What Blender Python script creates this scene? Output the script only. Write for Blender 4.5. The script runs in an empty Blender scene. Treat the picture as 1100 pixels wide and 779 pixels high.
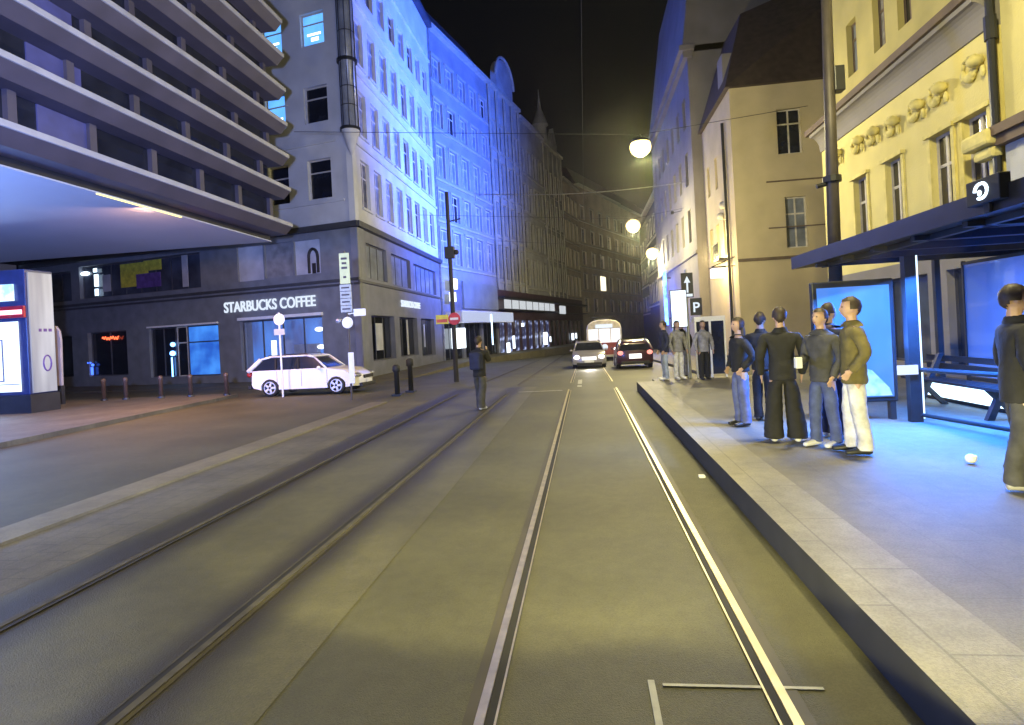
import bpy, bmesh, math, random
from mathutils import Vector, Matrix
random.seed(7)
PI = math.pi
S = bpy.context.scene
C = S.collection
# ---------------------------------------------------------------- camera
cam = bpy.data.cameras.new('camera'); co = bpy.data.objects.new('camera', cam); C.objects.link(co)
S.camera = co
cam.sensor_width = 36; cam.lens = 620/1100*36; cam.clip_end = 2000; cam.clip_start = 0.05
cam.shift_y = -(389.5-358)/1100
YAW = math.radians(7.2); ROLL = math.radians(3)
co.matrix_world = Matrix.Translation((0, 0, 1.9)) @ Matrix.Rotation(YAW, 4, 'Z') @ Matrix.Rotation(PI/2, 4, 'X') @ Matrix.Rotation(-ROLL, 4, 'Z')
# ---------------------------------------------------------------- world, sun (moon-level)
w = bpy.data.worlds.new('World'); S.world = w; w.use_nodes = True
nt = w.node_tree; bg = nt.nodes['Background']
sky = nt.nodes.new('ShaderNodeTexSky'); sky.sky_type = 'NISHITA'; sky.sun_disc = False
sky.sun_elevation = math.radians(-4); sky.sun_rotation = math.radians(140)
nt.links.new(sky.outputs[0], bg.inputs[0]); bg.inputs[1].default_value = 0.15
sl = bpy.data.lights.new('moonlight', 'SUN'); sl.energy = 0.02; sl.angle = math.radians(8); sl.color = (.8, .85, 1)
so = bpy.data.objects.new('moonlight', sl); C.objects.link(so); so.rotation_euler = (math.radians(40), 0, math.radians(30))
S.view_settings.view_transform = 'Standard'; S.view_settings.look = 'None'
S.view_settings.exposure = 0.52; S.view_settings.gamma = 1; S.view_settings.use_curve_mapping = False
S.render.engine = 'CYCLES'
S.cycles.use_denoising = True
S.cycles.max_bounces = 5; S.cycles.diffuse_bounces = 3; S.cycles.glossy_bounces = 3; S.cycles.transparent_max_bounces = 8
S.cycles.sample_clamp_indirect = 4; S.cycles.use_light_tree = True

def lamp_point(name, loc, e, col, r=.25, parent=None):
    l = bpy.data.lights.new(name, 'POINT'); l.energy = e; l.color = col; l.shadow_soft_size = r
    o = bpy.data.objects.new(name, l); C.objects.link(o); o.location = loc
    if parent: o.parent = parent
    return o
def lamp_spot(name, loc, to, e, col, ang, blend=.5, r=.1, parent=None):
    l = bpy.data.lights.new(name, 'SPOT'); l.energy = e; l.color = col; l.shadow_soft_size = r
    l.spot_size = math.radians(ang); l.spot_blend = blend
    o = bpy.data.objects.new(name, l); C.objects.link(o); o.location = loc
    o.rotation_euler = (Vector(to)-Vector(loc)).to_track_quat('-Z', 'Y').to_euler()
    if parent: o.parent = parent
    return o
def lamp_area(name, loc, to, e, col, sx, sy, parent=None):
    l = bpy.data.lights.new(name, 'AREA'); l.energy = e; l.color = col; l.shape = 'RECTANGLE'; l.size = sx; l.size_y = sy
    o = bpy.data.objects.new(name, l); C.objects.link(o); o.location = loc
    o.rotation_euler = (Vector(to)-Vector(loc)).to_track_quat('-Z', 'Y').to_euler()
    if parent: o.parent = parent
    return o
WARM = (1, .87, .42); BLUE = (.10, .20, 1.0); BLUEW = (.35, .55, 1.0)
# headlamps of the vehicle the photograph is taken from
for x in (-.75, 1.0):
    hl_ = lamp_spot('headlamp', (x, .6, .75), (x+.1, 8, .78), 1300, (1, .90, .38), 32, .22, .03); hl_.scale = (3.6, 1, 1)
# blue beacons on the roof of that vehicle
lamp_spot('beacon', (-1.2, .3, 2.5), (-20, 22, 11), 18000, (.30, .40, 1), 80, .9, .15)
lamp_spot('beacon', (1.4, .2, 2.5), (12, 9, 3), 200, (.12, .28, 1), 60, 1, .15)

# ---------------------------------------------------------------- materials
def mat(name, col, rough=.7, metal=0, var=.25, scale=3, bump=.0, bscale=40, spec=.5, col2=None, det=5, coat=0):
    m = bpy.data.materials.new(name); m.use_nodes = True; n = m.node_tree; b = n.nodes['Principled BSDF']
    b.inputs['Roughness'].default_value = rough; b.inputs['Metallic'].default_value = metal
    b.inputs['Specular IOR Level'].default_value = spec
    b.inputs['Coat Weight'].default_value = coat
    tc = n.nodes.new('ShaderNodeTexCoord')
    no = n.nodes.new('ShaderNodeTexNoise'); no.inputs['Scale'].default_value = scale; no.inputs['Detail'].default_value = det
    n.links.new(tc.outputs['Object'], no.inputs['Vector'])
    r = n.nodes.new('ShaderNodeValToRGB')
    c1 = tuple(c*(1-var) for c in col); c2 = col2 or tuple(min(1, c*(1+var)) for c in col)
    r.color_ramp.elements[0].position = .3; r.color_ramp.elements[1].position = .7
    r.color_ramp.elements[0].color = (*c1, 1); r.color_ramp.elements[1].color = (*c2, 1)
    n.links.new(no.outputs['Fac'], r.inputs[0]); n.links.new(r.outputs[0], b.inputs['Base Color'])
    if bump:
        n2 = n.nodes.new('ShaderNodeTexNoise'); n2.inputs['Scale'].default_value = bscale; n2.inputs['Detail'].default_value = 4
        n.links.new(tc.outputs['Object'], n2.inputs['Vector'])
        bp = n.nodes.new('ShaderNodeBump'); bp.inputs['Strength'].default_value = bump; bp.inputs['Distance'].default_value = .02
        n.links.new(n2.outputs['Fac'], bp.inputs['Height']); n.links.new(bp.outputs[0], b.inputs['Normal'])
    return m
def emi(name, col, st, col2=None, scale=3, lo=.35, hi=.65, stretch=None):
    m = bpy.data.materials.new(name); m.use_nodes = True; n = m.node_tree; b = n.nodes['Principled BSDF']
    b.inputs['Base Color'].default_value = (.05, .05, .05, 1); b.inputs['Emission Strength'].default_value = st
    b.inputs['Emission Color'].default_value = (*col, 1)
    b.inputs['Roughness'].default_value = .3
    if col2:
        tc = n.nodes.new('ShaderNodeTexCoord'); no = n.nodes.new('ShaderNodeTexNoise'); no.inputs['Scale'].default_value = scale
        mp = n.nodes.new('ShaderNodeMapping')
        if stretch: mp.inputs['Scale'].default_value = stretch
        n.links.new(tc.outputs['Object'], mp.inputs[0]); n.links.new(mp.outputs[0], no.inputs['Vector'])
        r = n.nodes.new('ShaderNodeValToRGB'); r.color_ramp.elements[0].position = lo; r.color_ramp.elements[1].position = hi
        r.color_ramp.elements[0].color = (*col, 1); r.color_ramp.elements[1].color = (*col2, 1)
        n.links.new(no.outputs['Fac'], r.inputs[0]); n.links.new(r.outputs[0], b.inputs['Emission Color'])
    return m
def glassmat(name, tint=(.6, .75, .9), alpha=.25):
    m = bpy.data.materials.new(name); m.use_nodes = True; n = m.node_tree; b = n.nodes['Principled BSDF']
    b.inputs['Base Color'].default_value = (*tint, 1); b.inputs['Roughness'].default_value = .04
    tr = n.nodes.new('ShaderNodeBsdfTransparent'); mx = n.nodes.new('ShaderNodeMixShader'); mx.inputs[0].default_value = alpha
    out = n.nodes['Material Output']
    n.links.new(tr.outputs[0], mx.inputs[1]); n.links.new(b.outputs[0], mx.inputs[2]); n.links.new(mx.outputs[0], out.inputs[0])
    return m
M = {}
M['asphalt'] = mat('asphalt', (.108, .102, .052), .62, 0, .22, .5, .5, 160, .45)
M['trackbed'] = mat('trackbed', (.128, .120, .06), .55, 0, .25, .8, .4, 120, .5)
M['paver'] = mat('paver', (.15, .135, .09), .75, 0, .2, 1.2, .4, 60)
M['granite'] = mat('granite', (.27, .25, .19), .6, 0, .12, 2, .3, 120)
M['platform'] = mat('platform_paving', (.185, .17, .13), .6, 0, .16, .9, .4, 90)
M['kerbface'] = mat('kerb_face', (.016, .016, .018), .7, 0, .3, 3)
M['strip'] = mat('pale_strip', (.21, .185, .105), .6, 0, .12, 2, .3, 90)
M['seam'] = mat('dirty_seam', (.06, .052, .032), .6, 0, .35, 1.3)
M['railw'] = mat('dull_rail', (.07, .062, .042), .85, 0, .3, 8)  # left rails: their dark reflection is put into this colour
M['rail'] = mat('rail_steel', (.70, .62, .42), .42, 1, .15, 8)
M['groove'] = mat('rail_groove', (.012, .011, .01), .8)
M['paint'] = mat('road_paint', (.38, .38, .33), .6, 0, .3, 6)
M['dark'] = mat('dark_metal', (.025, .027, .032), .4, .3)
M['pole'] = mat('pole_paint', (.07, .06, .055), .5, .2, .3, 2)
M['zinc'] = mat('zinc', (.35, .36, .38), .4, .8)
M['white'] = mat('white_paint', (.75, .75, .75), .4, 0, .08, 3)
M['wplaster'] = mat('white_plaster', (.50, .51, .52), .85, 0, .14, .6, .3, 25)
M['charcoal'] = mat('charcoal_stone', (.17, .18, .20), .55, 0, .18, 1.5, .1, 30)
M['charcoal2'] = mat('dark_stone_ledge', (.05, .052, .058), .5, 0, .15, 2)
M['b2'] = mat('grey_render', (.22, .23, .26), .85, 0, .2, .5, .3, 20)
M['b3'] = mat('stone_render', (.30, .31, .31), .85, 0, .25, .5, .4, 15)
M['b4'] = mat('ochre_render', (.29, .29, .26), .85, 0, .25, .5, .4, 15)
M['b5'] = mat('dull_render', (.44, .38, .28), .85, 0, .2, .4, .4, 15)
M['trim'] = mat('stucco_trim', (.33, .32, .27), .8, 0, .15, 2)
M['yellow'] = mat('yellow_plaster', (.66, .58, .23), .85, 0, .12, .7, .3, 20)
M['ytrim'] = mat('yellow_stucco', (.66, .58, .22), .85, 0, .2, 3)
M['cream'] = mat('cream_plaster', (.46, .39, .25), .85, 0, .12, .6, .3, 20)
M['greyp'] = mat('grey_plaster', (.22, .205, .20), .85, 0, .15, .5, .3, 20)
M['rooft'] = mat('roof_tile', (.045, .030, .026), .8, 0, .3, 3)
M['roofd'] = mat('roof_slate', (.035, .04, .055), .7, 0, .3, 2)
M['cornice'] = mat('brown_cornice', (.12, .085, .06), .7, 0, .25, 2)
M['wframe'] = mat('window_frame_paint', (.50, .47, .42), .6)
M['dframe'] = mat('dim_window_frame', (.17, .16, .13), .6)
M['bframe'] = mat('dark_window_frame', (.06, .06, .07), .5)
M['glass'] = mat('dark_glass', (.012, .014, .022), .12, 0, .4, 2, spec=.6)
M['bluegl'] = mat('curtained_glass', (.16, .18, .22), .3, 0, .35, 1.5, spec=.6)
M['curtain'] = mat('curtain_glass', (.22, .21, .20), .45, 0, .45, 5)
M['halfdark'] = mat('half_dark_glass', (.05, .05, .06), .15, 0, .9, 1.2, col2=(.16, .16, .17))
M['yglass'] = mat('house_window_glass', (.03, .028, .03), .15, 0, .6, 2, spec=.6)
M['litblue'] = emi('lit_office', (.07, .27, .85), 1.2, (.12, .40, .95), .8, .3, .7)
M['warmwin'] = emi('lit_flat_window', (1, .9, .65), 1.3)
M['band'] = mat('concrete_band', (.34, .34, .35), .7, 0, .15, 1.5, .2, 20)
M['spandrel'] = mat('spandrel_panel', (.058, .052, .074), .6, 0, .2, 1)
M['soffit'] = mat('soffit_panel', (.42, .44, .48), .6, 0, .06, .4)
M['clear'] = glassmat('clear_glass', alpha=.14)
M['shelterglass'] = glassmat('shelter_glass', (.25, .4, .8), .5)
M['lwhite'] = emi('lit_white', (.8, .9, 1), 2.2)
M['lwhite2'] = emi('lit_letters', (.75, .85, 1), .75)
M['lampglow'] = emi('lamp_glow', (1, .80, .30), 2.6)
M['black'] = mat('black_rubber', (.015, .015, .016), .7)

# oil and brake dust worn into the left track as soft bands along the rails
def dirt_bands(m, bands):
    n = m.node_tree; b = n.nodes['Principled BSDF']; src = b.inputs['Base Color'].links[0].from_socket
    tc = n.nodes.new('ShaderNodeTexCoord'); sp = n.nodes.new('ShaderNodeSeparateXYZ'); n.links.new(tc.outputs['Object'], sp.inputs[0])
    no = n.nodes.new('ShaderNodeTexNoise'); no.inputs['Scale'].default_value = .6; no.inputs['Detail'].default_value = 6; n.links.new(tc.outputs['Object'], no.inputs['Vector'])
    def mth(op, a, b_=None, cl=False):
        q = n.nodes.new('ShaderNodeMath'); q.operation = op; q.use_clamp = cl
        for i, v in enumerate((a, b_)):
            if v is None: continue
            if isinstance(v, (int, float)): q.inputs[i].default_value = v
            else: n.links.new(v, q.inputs[i])
        return q.outputs[0]
    x = mth('ADD', sp.outputs[0], mth('MULTIPLY', mth('SUBTRACT', no.outputs['Fac'], .5), .25))
    tot = None
    for c, hw, k in bands:
        d = mth('ABSOLUTE', mth('SUBTRACT', x, c)); v = mth('MULTIPLY', mth('SUBTRACT', 1, mth('DIVIDE', d, hw), True), k, True)
        tot = v if tot is None else mth('MAXIMUM', tot, v)
    mx = n.nodes.new('ShaderNodeMix'); mx.data_type = 'RGBA'; n.links.new(tot, mx.inputs[0]); n.links.new(src, mx.inputs[6]); mx.inputs[7].default_value = (.034, .029, .018, 1)
    n.links.new(mx.outputs[2], b.inputs['Base Color'])
def overlay(m, kind, a=1.0, b_=.5, k=.35, size=.02, scale=150):
    n = m.node_tree; b = n.nodes['Principled BSDF']; src = b.inputs['Base Color'].links[0].from_socket
    tc = n.nodes.new('ShaderNodeTexCoord'); mx = n.nodes.new('ShaderNodeMix'); mx.data_type = 'RGBA'; mx.blend_type = 'MULTIPLY'; mx.inputs[0].default_value = k
    if kind == 'grain':
        t = n.nodes.new('ShaderNodeTexNoise'); t.inputs['Scale'].default_value = scale; t.inputs['Detail'].default_value = 2
        r = n.nodes.new('ShaderNodeValToRGB'); r.color_ramp.elements[0].position = .38; r.color_ramp.elements[1].position = .62
        r.color_ramp.elements[0].color = (.25, .25, .25, 1); r.color_ramp.elements[1].color = (1.0, 1.0, 1.0, 1)
        n.links.new(tc.outputs['Object'], t.inputs['Vector']); n.links.new(t.outputs['Fac'], r.inputs[0]); out = r.outputs[0]
    else:
        t = n.nodes.new('ShaderNodeTexBrick'); t.inputs['Scale'].default_value = 1; t.inputs['Brick Width'].default_value = a; t.inputs['Row Height'].default_value = b_
        t.inputs['Mortar Size'].default_value = size; t.inputs['Mortar Smooth'].default_value = .3
        t.inputs['Color1'].default_value = (1, 1, 1, 1); t.inputs['Color2'].default_value = (.86, .86, .86, 1); t.inputs['Mortar'].default_value = (.2, .2, .2, 1)
        mp = n.nodes.new('ShaderNodeMapping'); mp.inputs['Rotation'].default_value = (0, 0, PI/2)
        n.links.new(tc.outputs['Object'], mp.inputs[0]); n.links.new(mp.outputs[0], t.inputs['Vector']); out = t.outputs['Color']
    n.links.new(src, mx.inputs[6]); n.links.new(out, mx.inputs[7]); n.links.new(mx.outputs[2], b.inputs['Base Color'])
for q in ('asphalt', 'trackbed', 'platform', 'granite', 'paver', 'strip'): overlay(M[q], 'grain', k=.26, scale=70); overlay(M[q], 'grain', k=.16, scale=7); overlay(M[q], 'grain', k=.22, scale=.7)
overlay(M['granite'], 'brick', 1.0, .55, .4, .009); overlay(M['platform'], 'brick', .6, .4, .2, .006); overlay(M['paver'], 'brick', .4, .3, .4, .008)
dirt_bands(M['trackbed'], [(-4.3, .55, 1.6), (-2.5, .42, 1.5)])
# ---------------------------------------------------------------- mesh helpers
def tag(o, label=None, cat=None, group=None, kind=None):
    if label: o['label'] = label
    if cat: o['category'] = cat
    if group: o['group'] = group
    if kind: o['kind'] = kind
    return o
def thing(name, label, cat, loc=(0, 0, 0), rz=0, group=None):
    o = bpy.data.objects.new(name, None); C.objects.link(o); o.empty_display_size = .2
    o.location = loc; o.rotation_euler = (0, 0, rz)
    return tag(o, label, cat, group)
class MB:
    def __init__(s): s.b = bmesh.new()
    def box(s, x0, x1, y0, y1, z0, z1, rot=None, piv=None):
        v = [s.b.verts.new((x, y, z)) for x in (x0, x1) for y in (y0, y1) for z in (z0, z1)]
        for f in ((0, 1, 3, 2), (4, 6, 7, 5), (0, 4, 5, 1), (2, 3, 7, 6), (0, 2, 6, 4), (1, 5, 7, 3)):
            s.b.faces.new([v[i] for i in f])
        if rot:
            bmesh.ops.rotate(s.b, verts=v, cent=piv or ((x0+x1)/2, (y0+y1)/2, (z0+z1)/2), matrix=rot)
        return v
    def prism(s, pts, z0, z1):
        a = [s.b.verts.new((x, y, z0)) for x, y in pts]; t = [s.b.verts.new((x, y, z1)) for x, y in pts]
        n = len(pts)
        for i in range(n): s.b.faces.new((a[i], a[(i+1) % n], t[(i+1) % n], t[i]))
        s.b.faces.new(t); s.b.faces.new(a[::-1])
    def extr(s, pts, y0, y1):   # polygon in xz, extruded along y
        a = [s.b.verts.new((x, y0, z)) for x, z in pts]; t = [s.b.verts.new((x, y1, z)) for x, z in pts]
        n = len(pts)
        for i in range(n): s.b.faces.new((a[i], t[i], t[(i+1) % n], a[(i+1) % n]))
        s.b.faces.new(a); s.b.faces.new(t[::-1])
    def tube(s, p, q, r0, r1=None, n=10, cap=True):
        p = Vector(p); q = Vector(q); r1 = r0 if r1 is None else r1
        M_ = (q-p).to_track_quat('Z', 'Y').to_matrix()
        a = []; t = []
        for i in range(n):
            c = Vector((math.cos(2*PI*i/n), math.sin(2*PI*i/n), 0))
            a.append(s.b.verts.new(p+M_ @ (c*r0))); t.append(s.b.verts.new(q+M_ @ (c*r1)))
        for i in range(n): s.b.faces.new((a[i], a[(i+1) % n], t[(i+1) % n], t[i]))
        if cap: s.b.faces.new(a[::-1]); s.b.faces.new(t)
    def path(s, pts, r, n=6):
        for a, b in zip(pts, pts[1:]): s.tube(a, b, r, n=n)
    def lathe(s, prof, c=(0, 0, 0), n=16, axis='Z'):
        rings = []
        for r, z in prof:
            ring = []
            for i in range(n):
                a = 2*PI*i/n; u, v = r*math.cos(a), r*math.sin(a)
                p = (u, v, z) if axis == 'Z' else ((u, z, v) if axis == 'Y' else (z, u, v))
                ring.append(s.b.verts.new((c[0]+p[0], c[1]+p[1], c[2]+p[2])))
            rings.append(ring)
        for A, B in zip(rings, rings[1:]):
            for i in range(n): s.b.faces.new((A[i], A[(i+1) % n], B[(i+1) % n], B[i]))
        s.b.faces.new(rings[0][::-1]); s.b.faces.new(rings[-1])
    def ball(s, c, r, sx=1, sy=1, sz=1, seg=16):
        bmesh.ops.create_uvsphere(s.b, u_segments=seg, v_segments=max(6, seg//2), radius=r,
            matrix=Matrix.Translation(c) @ Matrix.Diagonal((sx, sy, sz, 1)))
    def mesh(s, name, m, smooth=False):
        bmesh.ops.recalc_face_normals(s.b, faces=s.b.faces)
        me = bpy.data.meshes.new(name); s.b.to_mesh(me); s.b.free()
        for mm in (m if isinstance(m, (list, tuple)) else [m]): me.materials.append(mm)
        if smooth:
            for p in me.polygons: p.use_smooth = True
        return me
    def build(s, name, m, parent=None, loc=None, rz=0, smooth=False, bevel=0):
        o = bpy.data.objects.new(name, s.mesh(name, m, smooth)); C.objects.link(o)
        if parent: o.parent = parent
        if loc: o.location = loc
        if rz: o.rotation_euler = (0, 0, rz)
        if bevel:
            b = o.modifiers.new('bevel', 'BEVEL'); b.width = bevel; b.segments = 2; b.limit_method = 'ANGLE'
        return o
def link_mesh(name, me, parent, loc, rz=0):
    o = bpy.data.objects.new(name, me); C.objects.link(o); o.parent = parent; o.location = loc; o.rotation_euler = (0, 0, rz)
    return o
def kids(o): return [c for c in C.objects if c.parent == o]
def copy_tree(o, parent=None, loc=None, rz=None):
    c = o.copy(); C.objects.link(c)
    if parent: c.parent = parent
    if loc is not None: c.location = loc
    if rz is not None: c.rotation_euler = (0, 0, rz)
    for k in kids(o): copy_tree(k, c)
    return c
def text_mesh(txt, size, m, name, parent, loc, rot, depth=.02, sx=1, align='LEFT'):
    cu = bpy.data.curves.new('t', 'FONT'); cu.body = txt; cu.size = size; cu.extrude = depth; cu.align_x = align; cu.offset = size*.012
    to = bpy.data.objects.new('t', cu); C.objects.link(to)
    dg = bpy.context.evaluated_depsgraph_get(); dg.update()
    me = bpy.data.meshes.new_from_object(to.evaluated_get(dg)); me.name = name
    bpy.data.objects.remove(to)
    me.materials.clear(); me.materials.append(m)
    o = bpy.data.objects.new(name, me); C.objects.link(o); o.parent = parent; o.location = loc; o.rotation_euler = rot; o.scale = (sx, 1, 1)
    return o
# facade helpers: facade space is x = along, y = into the building, z = up
def T2(T, s, y):
    a = T[2]; return (T[0]+s*math.cos(a)-y*math.sin(a), T[1]+s*math.sin(a)+y*math.cos(a))
def wall_with_holes(parent, T, s0, s1, z0, z1, holes, m, name='wall', rev=.28):
    mb = MB(); b = mb.b
    xs = sorted({s0, s1, *[h[0] for h in holes], *[h[1] for h in holes]}); zs = sorted({z0, z1, *[h[2] for h in holes], *[h[3] for h in holes]})
    xs = [x for x in xs if s0 <= x <= s1]; zs = [z for z in zs if z0 <= z <= z1]
    vd = {}
    def V(x, y, z):
        k = (round(x, 4), round(y, 4), round(z, 4))
        if k not in vd: vd[k] = b.verts.new(k)
        return vd[k]
    for xa, xb in zip(xs, xs[1:]):
        for za, zb in zip(zs, zs[1:]):
            cx, cz = (xa+xb)/2, (za+zb)/2
            if any(h[0] < cx < h[1] and h[2] < cz < h[3] for h in holes): continue
            b.faces.new((V(xa, 0, za), V(xb, 0, za), V(xb, 0, zb), V(xa, 0, zb)))
    for h in holes:
        a, c, d, e = h[:4]
        for p, q in (((a, d), (c, d)), ((c, d), (c, e)), ((c, e), (a, e)), ((a, e), (a, d))):
            b.faces.new([b.verts.new(v) for v in ((p[0], 0, p[1]), (q[0], 0, q[1]), (q[0], rev, q[1]), (p[0], rev, p[1]))])
    for xx in (s0+.004, s1-.004): b.faces.new([b.verts.new(v) for v in ((xx, 0, z0), (xx, .345, z0), (xx, .345, z1), (xx, 0, z1))])
    x, y = T2(T, 0, 0)
    return mb.build(name, m, parent, (x, y, 0), T[2])
WCACHE = {}
def window(parent, T, s0, s1, z0, z1, pane='glass', frame='wframe', style='T', rev=.18, fw=.07):
    if pane in ('glass', 'bluegl') and style == 'T' and random.random() < .35: pane = random.choice(['curtain', 'halfdark', 'bluegl', 'glass'])
    W, H = round(s1-s0, 2), round(z1-z0, 2); k = (W, H, pane, frame, style, fw)
    if k not in WCACHE:
        f = MB()
        f.box(0, fw, 0, .07, 0, H); f.box(W-fw, W, 0, .07, 0, H); f.box(fw, W-fw, 0, .07, 0, fw); f.box(fw, W-fw, 0, .07, H-fw, H)
        if style in 'TM': 
            f.box(W/2-fw*.55, W/2+fw*.55, -.004, .066, fw, H-fw)
        if style in 'TH':
            f.box(fw, W/2-fw*.55 if style == 'T' else W-fw, .004, .064, H*.66, H*.66+fw*1.1)
            if style == 'T': f.box(W/2+fw*.55, W-fw, .004, .064, H*.66, H*.66+fw*1.1)
        if style == 'G':
            n = max(2, round(W/1.3))
            for i in range(1, n): f.box(W*i/n-fw/2, W*i/n+fw/2, .004, .066, fw, H-fw)
        p = MB(); p.box(.01, W-.01, .03, .045, .01, H-.01)
        WCACHE[k] = (f.mesh('window_frame', M[frame]), p.mesh('pane', M[pane]))
    fm, pm = WCACHE[k]; x, y = T2(T, s0, rev)
    o = link_mesh('window', fm, parent, (x, y, z0), T[2])
    if pane: link_mesh('pane', pm, o, (0, 0, 0))
    return o
def fbox(parent, T, boxes, m, name):
    mb = MB(); x, y = T2(T, 0, 0)
    if len(boxes) > 1 and name not in ('balcony_railing', 'canopy'):
        for bx in boxes: o = fbox(parent, T, [bx], m, name)
        return o
    for bx in boxes: mb.box(*bx)
    return mb.build(name, m if not isinstance(m, str) else M[m], parent, (x, y, 0), T[2])

# ---------------------------------------------------------------- ground
def G(y): return -0.02*max(0, min(y, 85)-20)
def strip(name, x0, x1, y0, y1, z, m, kind='structure', side=None, n=None, lip=0):
    mb = MB(); b = mb.b; n = n or max(2, int((y1-y0)/5)); prev = None
    for i in range(n+1):
        y = y0+(y1-y0)*i/n
        zz = G(y)+z
        row = []
        if lip: row.append(b.verts.new((x0, y, zz-lip)))
        row += [b.verts.new((x0, y, zz)), b.verts.new((x1, y, zz))]
        if lip: row.append(b.verts.new((x1, y, zz-lip)))
        if prev:
            for j in range(len(row)-1): b.faces.new((prev[j], prev[j+1], row[j+1], row[j]))
        elif lip: b.faces.new(row)
        prev = row
    if lip: b.faces.new(prev[::-1])
    o = mb.build(name, m)
    if kind: tag(o, kind=kind)
    return o
g = MB()
prev = None
for y in (-60, 20, 85, 400):
    row = [g.b.verts.new((-300, y, G(y))), g.b.verts.new((300, y, G(y)))]
    if prev: g.b.faces.new((prev[0], prev[1], row[1], row[0]))
    prev = row
tag(g.build('ground', M['asphalt']), kind='structure')
strip('tram_track_bed', -4.75, -1.75, -5, 20, .004, M['trackbed'])
strip('paved_strip', -6.0, -4.75, -5, 17, .005, M['paver'])
strip('tram_track_bed', -1.35, 1.44, -5, 80, .004, M['asphalt'])
strip('kerb_line', -6.55, -6.02, -5, 16.8, .035, M['strip'], lip=.04)
# rails with dirty seams and grooves
def rail(x, y0, y1, seam=.30, side=1, m='rail'):
    strip('rail_seam', x-seam*.5, x+seam*.5, y0, y1, .009, M['seam'])
    strip('rail_groove', x+side*.026, x+side*.075, y0, y1, .013, M['groove'])
    strip('rail_groove_lip', x+side*.079-.006, x+side*.079+.006, y0, y1, .016, M[m])
    strip('rail', x-.024, x+.024, y0, y1, .018, M[m], lip=.012)
rail(-.61, -4, 80, .17, 1); rail(.89, -4, 80, .17, -1)
rail(-4.22, -4, 80, .12, 1, 'railw'); rail(-2.5, -4, 80, .12, -1, 'railw')
# stop mark and thin line, crossing line
mb = MB(); mb.box(.235, .27, 2.4, 3.14, .0, .012); tag(mb.build('road_marking', M['paint']), kind='structure')
mb = MB(); mb.box(.31, 1.11, 3.09, 3.112, .0, .0125); tag(mb.build('road_marking', M['paint']), kind='structure')
strip('road_marking', -2.2, -.8, 18.2, 18.35, .014, M['paint'], n=1)
strip('road_marking', -.35, -.2, 19.2, 22.5, .014, M['paint'], n=1)
# platform (raised 0.25)
mb = MB(); b = mb.b
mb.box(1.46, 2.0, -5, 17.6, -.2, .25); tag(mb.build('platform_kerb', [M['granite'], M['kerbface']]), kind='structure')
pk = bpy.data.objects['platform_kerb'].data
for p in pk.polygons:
    if p.normal.x < -.5: p.material_index = 1  # track-side face near black: its shadow is put into the colour
mb = MB(); mb.box(2.0, 9.2, -5, 18.4, -.2, .246); tag(mb.build('tram_platform', M['platform']), kind='structure')
strip('pavement_right', 4.2, 9.2, 18.4, 140, .13, M['paver'], lip=.3)
# left pavements
mb = MB(); mb.prism([(-60, -10), (-12.4, -10), (-12.6, 11), (-13.3, 20.6), (-14.2, 21.0), (-60, 21)], -.3, .12); tag(mb.build('pavement_left', M['paver']), kind='structure')
mb = MB(); mb.prism([(-60, 34), (-12.2, 27.0), (-10.2, 27.6), (-9.2, 29), (-9.2, 48), (-2, 75), (2.5, 95), (24, 145), (-60, 145)], -2, -.15); tag(mb.build('pavement_left', M['paver']), kind='structure')
# sky is the world; nothing else needed
exec_order = None
# ================================================================ CORNER BUILDING (coffee shop)
B1 = thing('corner_building', 'white plastered corner house on a dark stone base with the coffee shop in it', 'building', (-12, 30, 0))
TF = (27*math.cos(math.radians(168)), 27*math.sin(math.radians(168)), math.radians(-12))
TS = (0, 0, PI/2)
# street side, upper
cols = [1.15+2.08*i for i in range(8)]
rows = [(9.4, 12.1), (13.5, 16.1), (17.6, 20.3), (22.0, 24.0)]
hs = [(c, c+1.3, a, b_) for c in cols for a, b_ in rows]
wall_with_holes(B1, TS, 0, 17.9, 8.4, 28.2, hs, M['wplaster'])
for j, (a, b_) in enumerate(rows):
    for i, c in enumerate(cols):
        pane = 'bluegl' if j < 3 else ('glass' if i in (1, 3, 5) else 'bluegl')
        window(B1, TS, c, c+1.3, a, b_, pane, 'wframe', 'T')
fbox(B1, TS, [(0, 17.95, -.12, .0, z, z+.16) for z in (12.75, 16.85, 21.1, 25.2)]+[(c-.1, c+1.4, -.12, 0, a-.14, a-.02) for c in cols for a, b_ in rows[:3]], 'wplaster', 'string_course')
fbox(B1, TS, [(-.2, 18.0, -.45, .3, 28.2, 28.55)], 'roofd', 'eaves')
fbox(B1, TS, [(17.9, 18.02, -.16, -.03, -.6, 28.2)], 'zinc', 'downpipe')
# front side, upper
fh = [(27-2.95, 27-1.4), (27-5.65, 27-4.25)]
frows = [(9.9, 12.1), (14.15, 16.15), (18.45, 20.25), (22.5, 24.5)]
wall_with_holes(B1, TF, 27-6.1, 27, 8.4, 28.2, [(a, b_, c, d) for a, b_ in fh for c, d in frows], M['wplaster'])
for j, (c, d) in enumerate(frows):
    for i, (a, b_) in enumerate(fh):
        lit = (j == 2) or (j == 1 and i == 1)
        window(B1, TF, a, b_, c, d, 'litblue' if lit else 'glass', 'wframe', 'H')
        if lit:
            for q_ in ((a+.3, b_-.35, .195, .205, c+.62, c+.74), (a+.55, b_-.5, .195, .205, c+.3, c+.5)): fbox(B1, TF, [q_], 'lwhite', 'ceiling_light')
fbox(B1, TF, [(27-6.1, 26.4, -.1, 0, 9.6, 9.72), (27-6.1, 26.0, -.1, 0, 12.9, 13.0)], 'wplaster', 'string_course')
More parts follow.
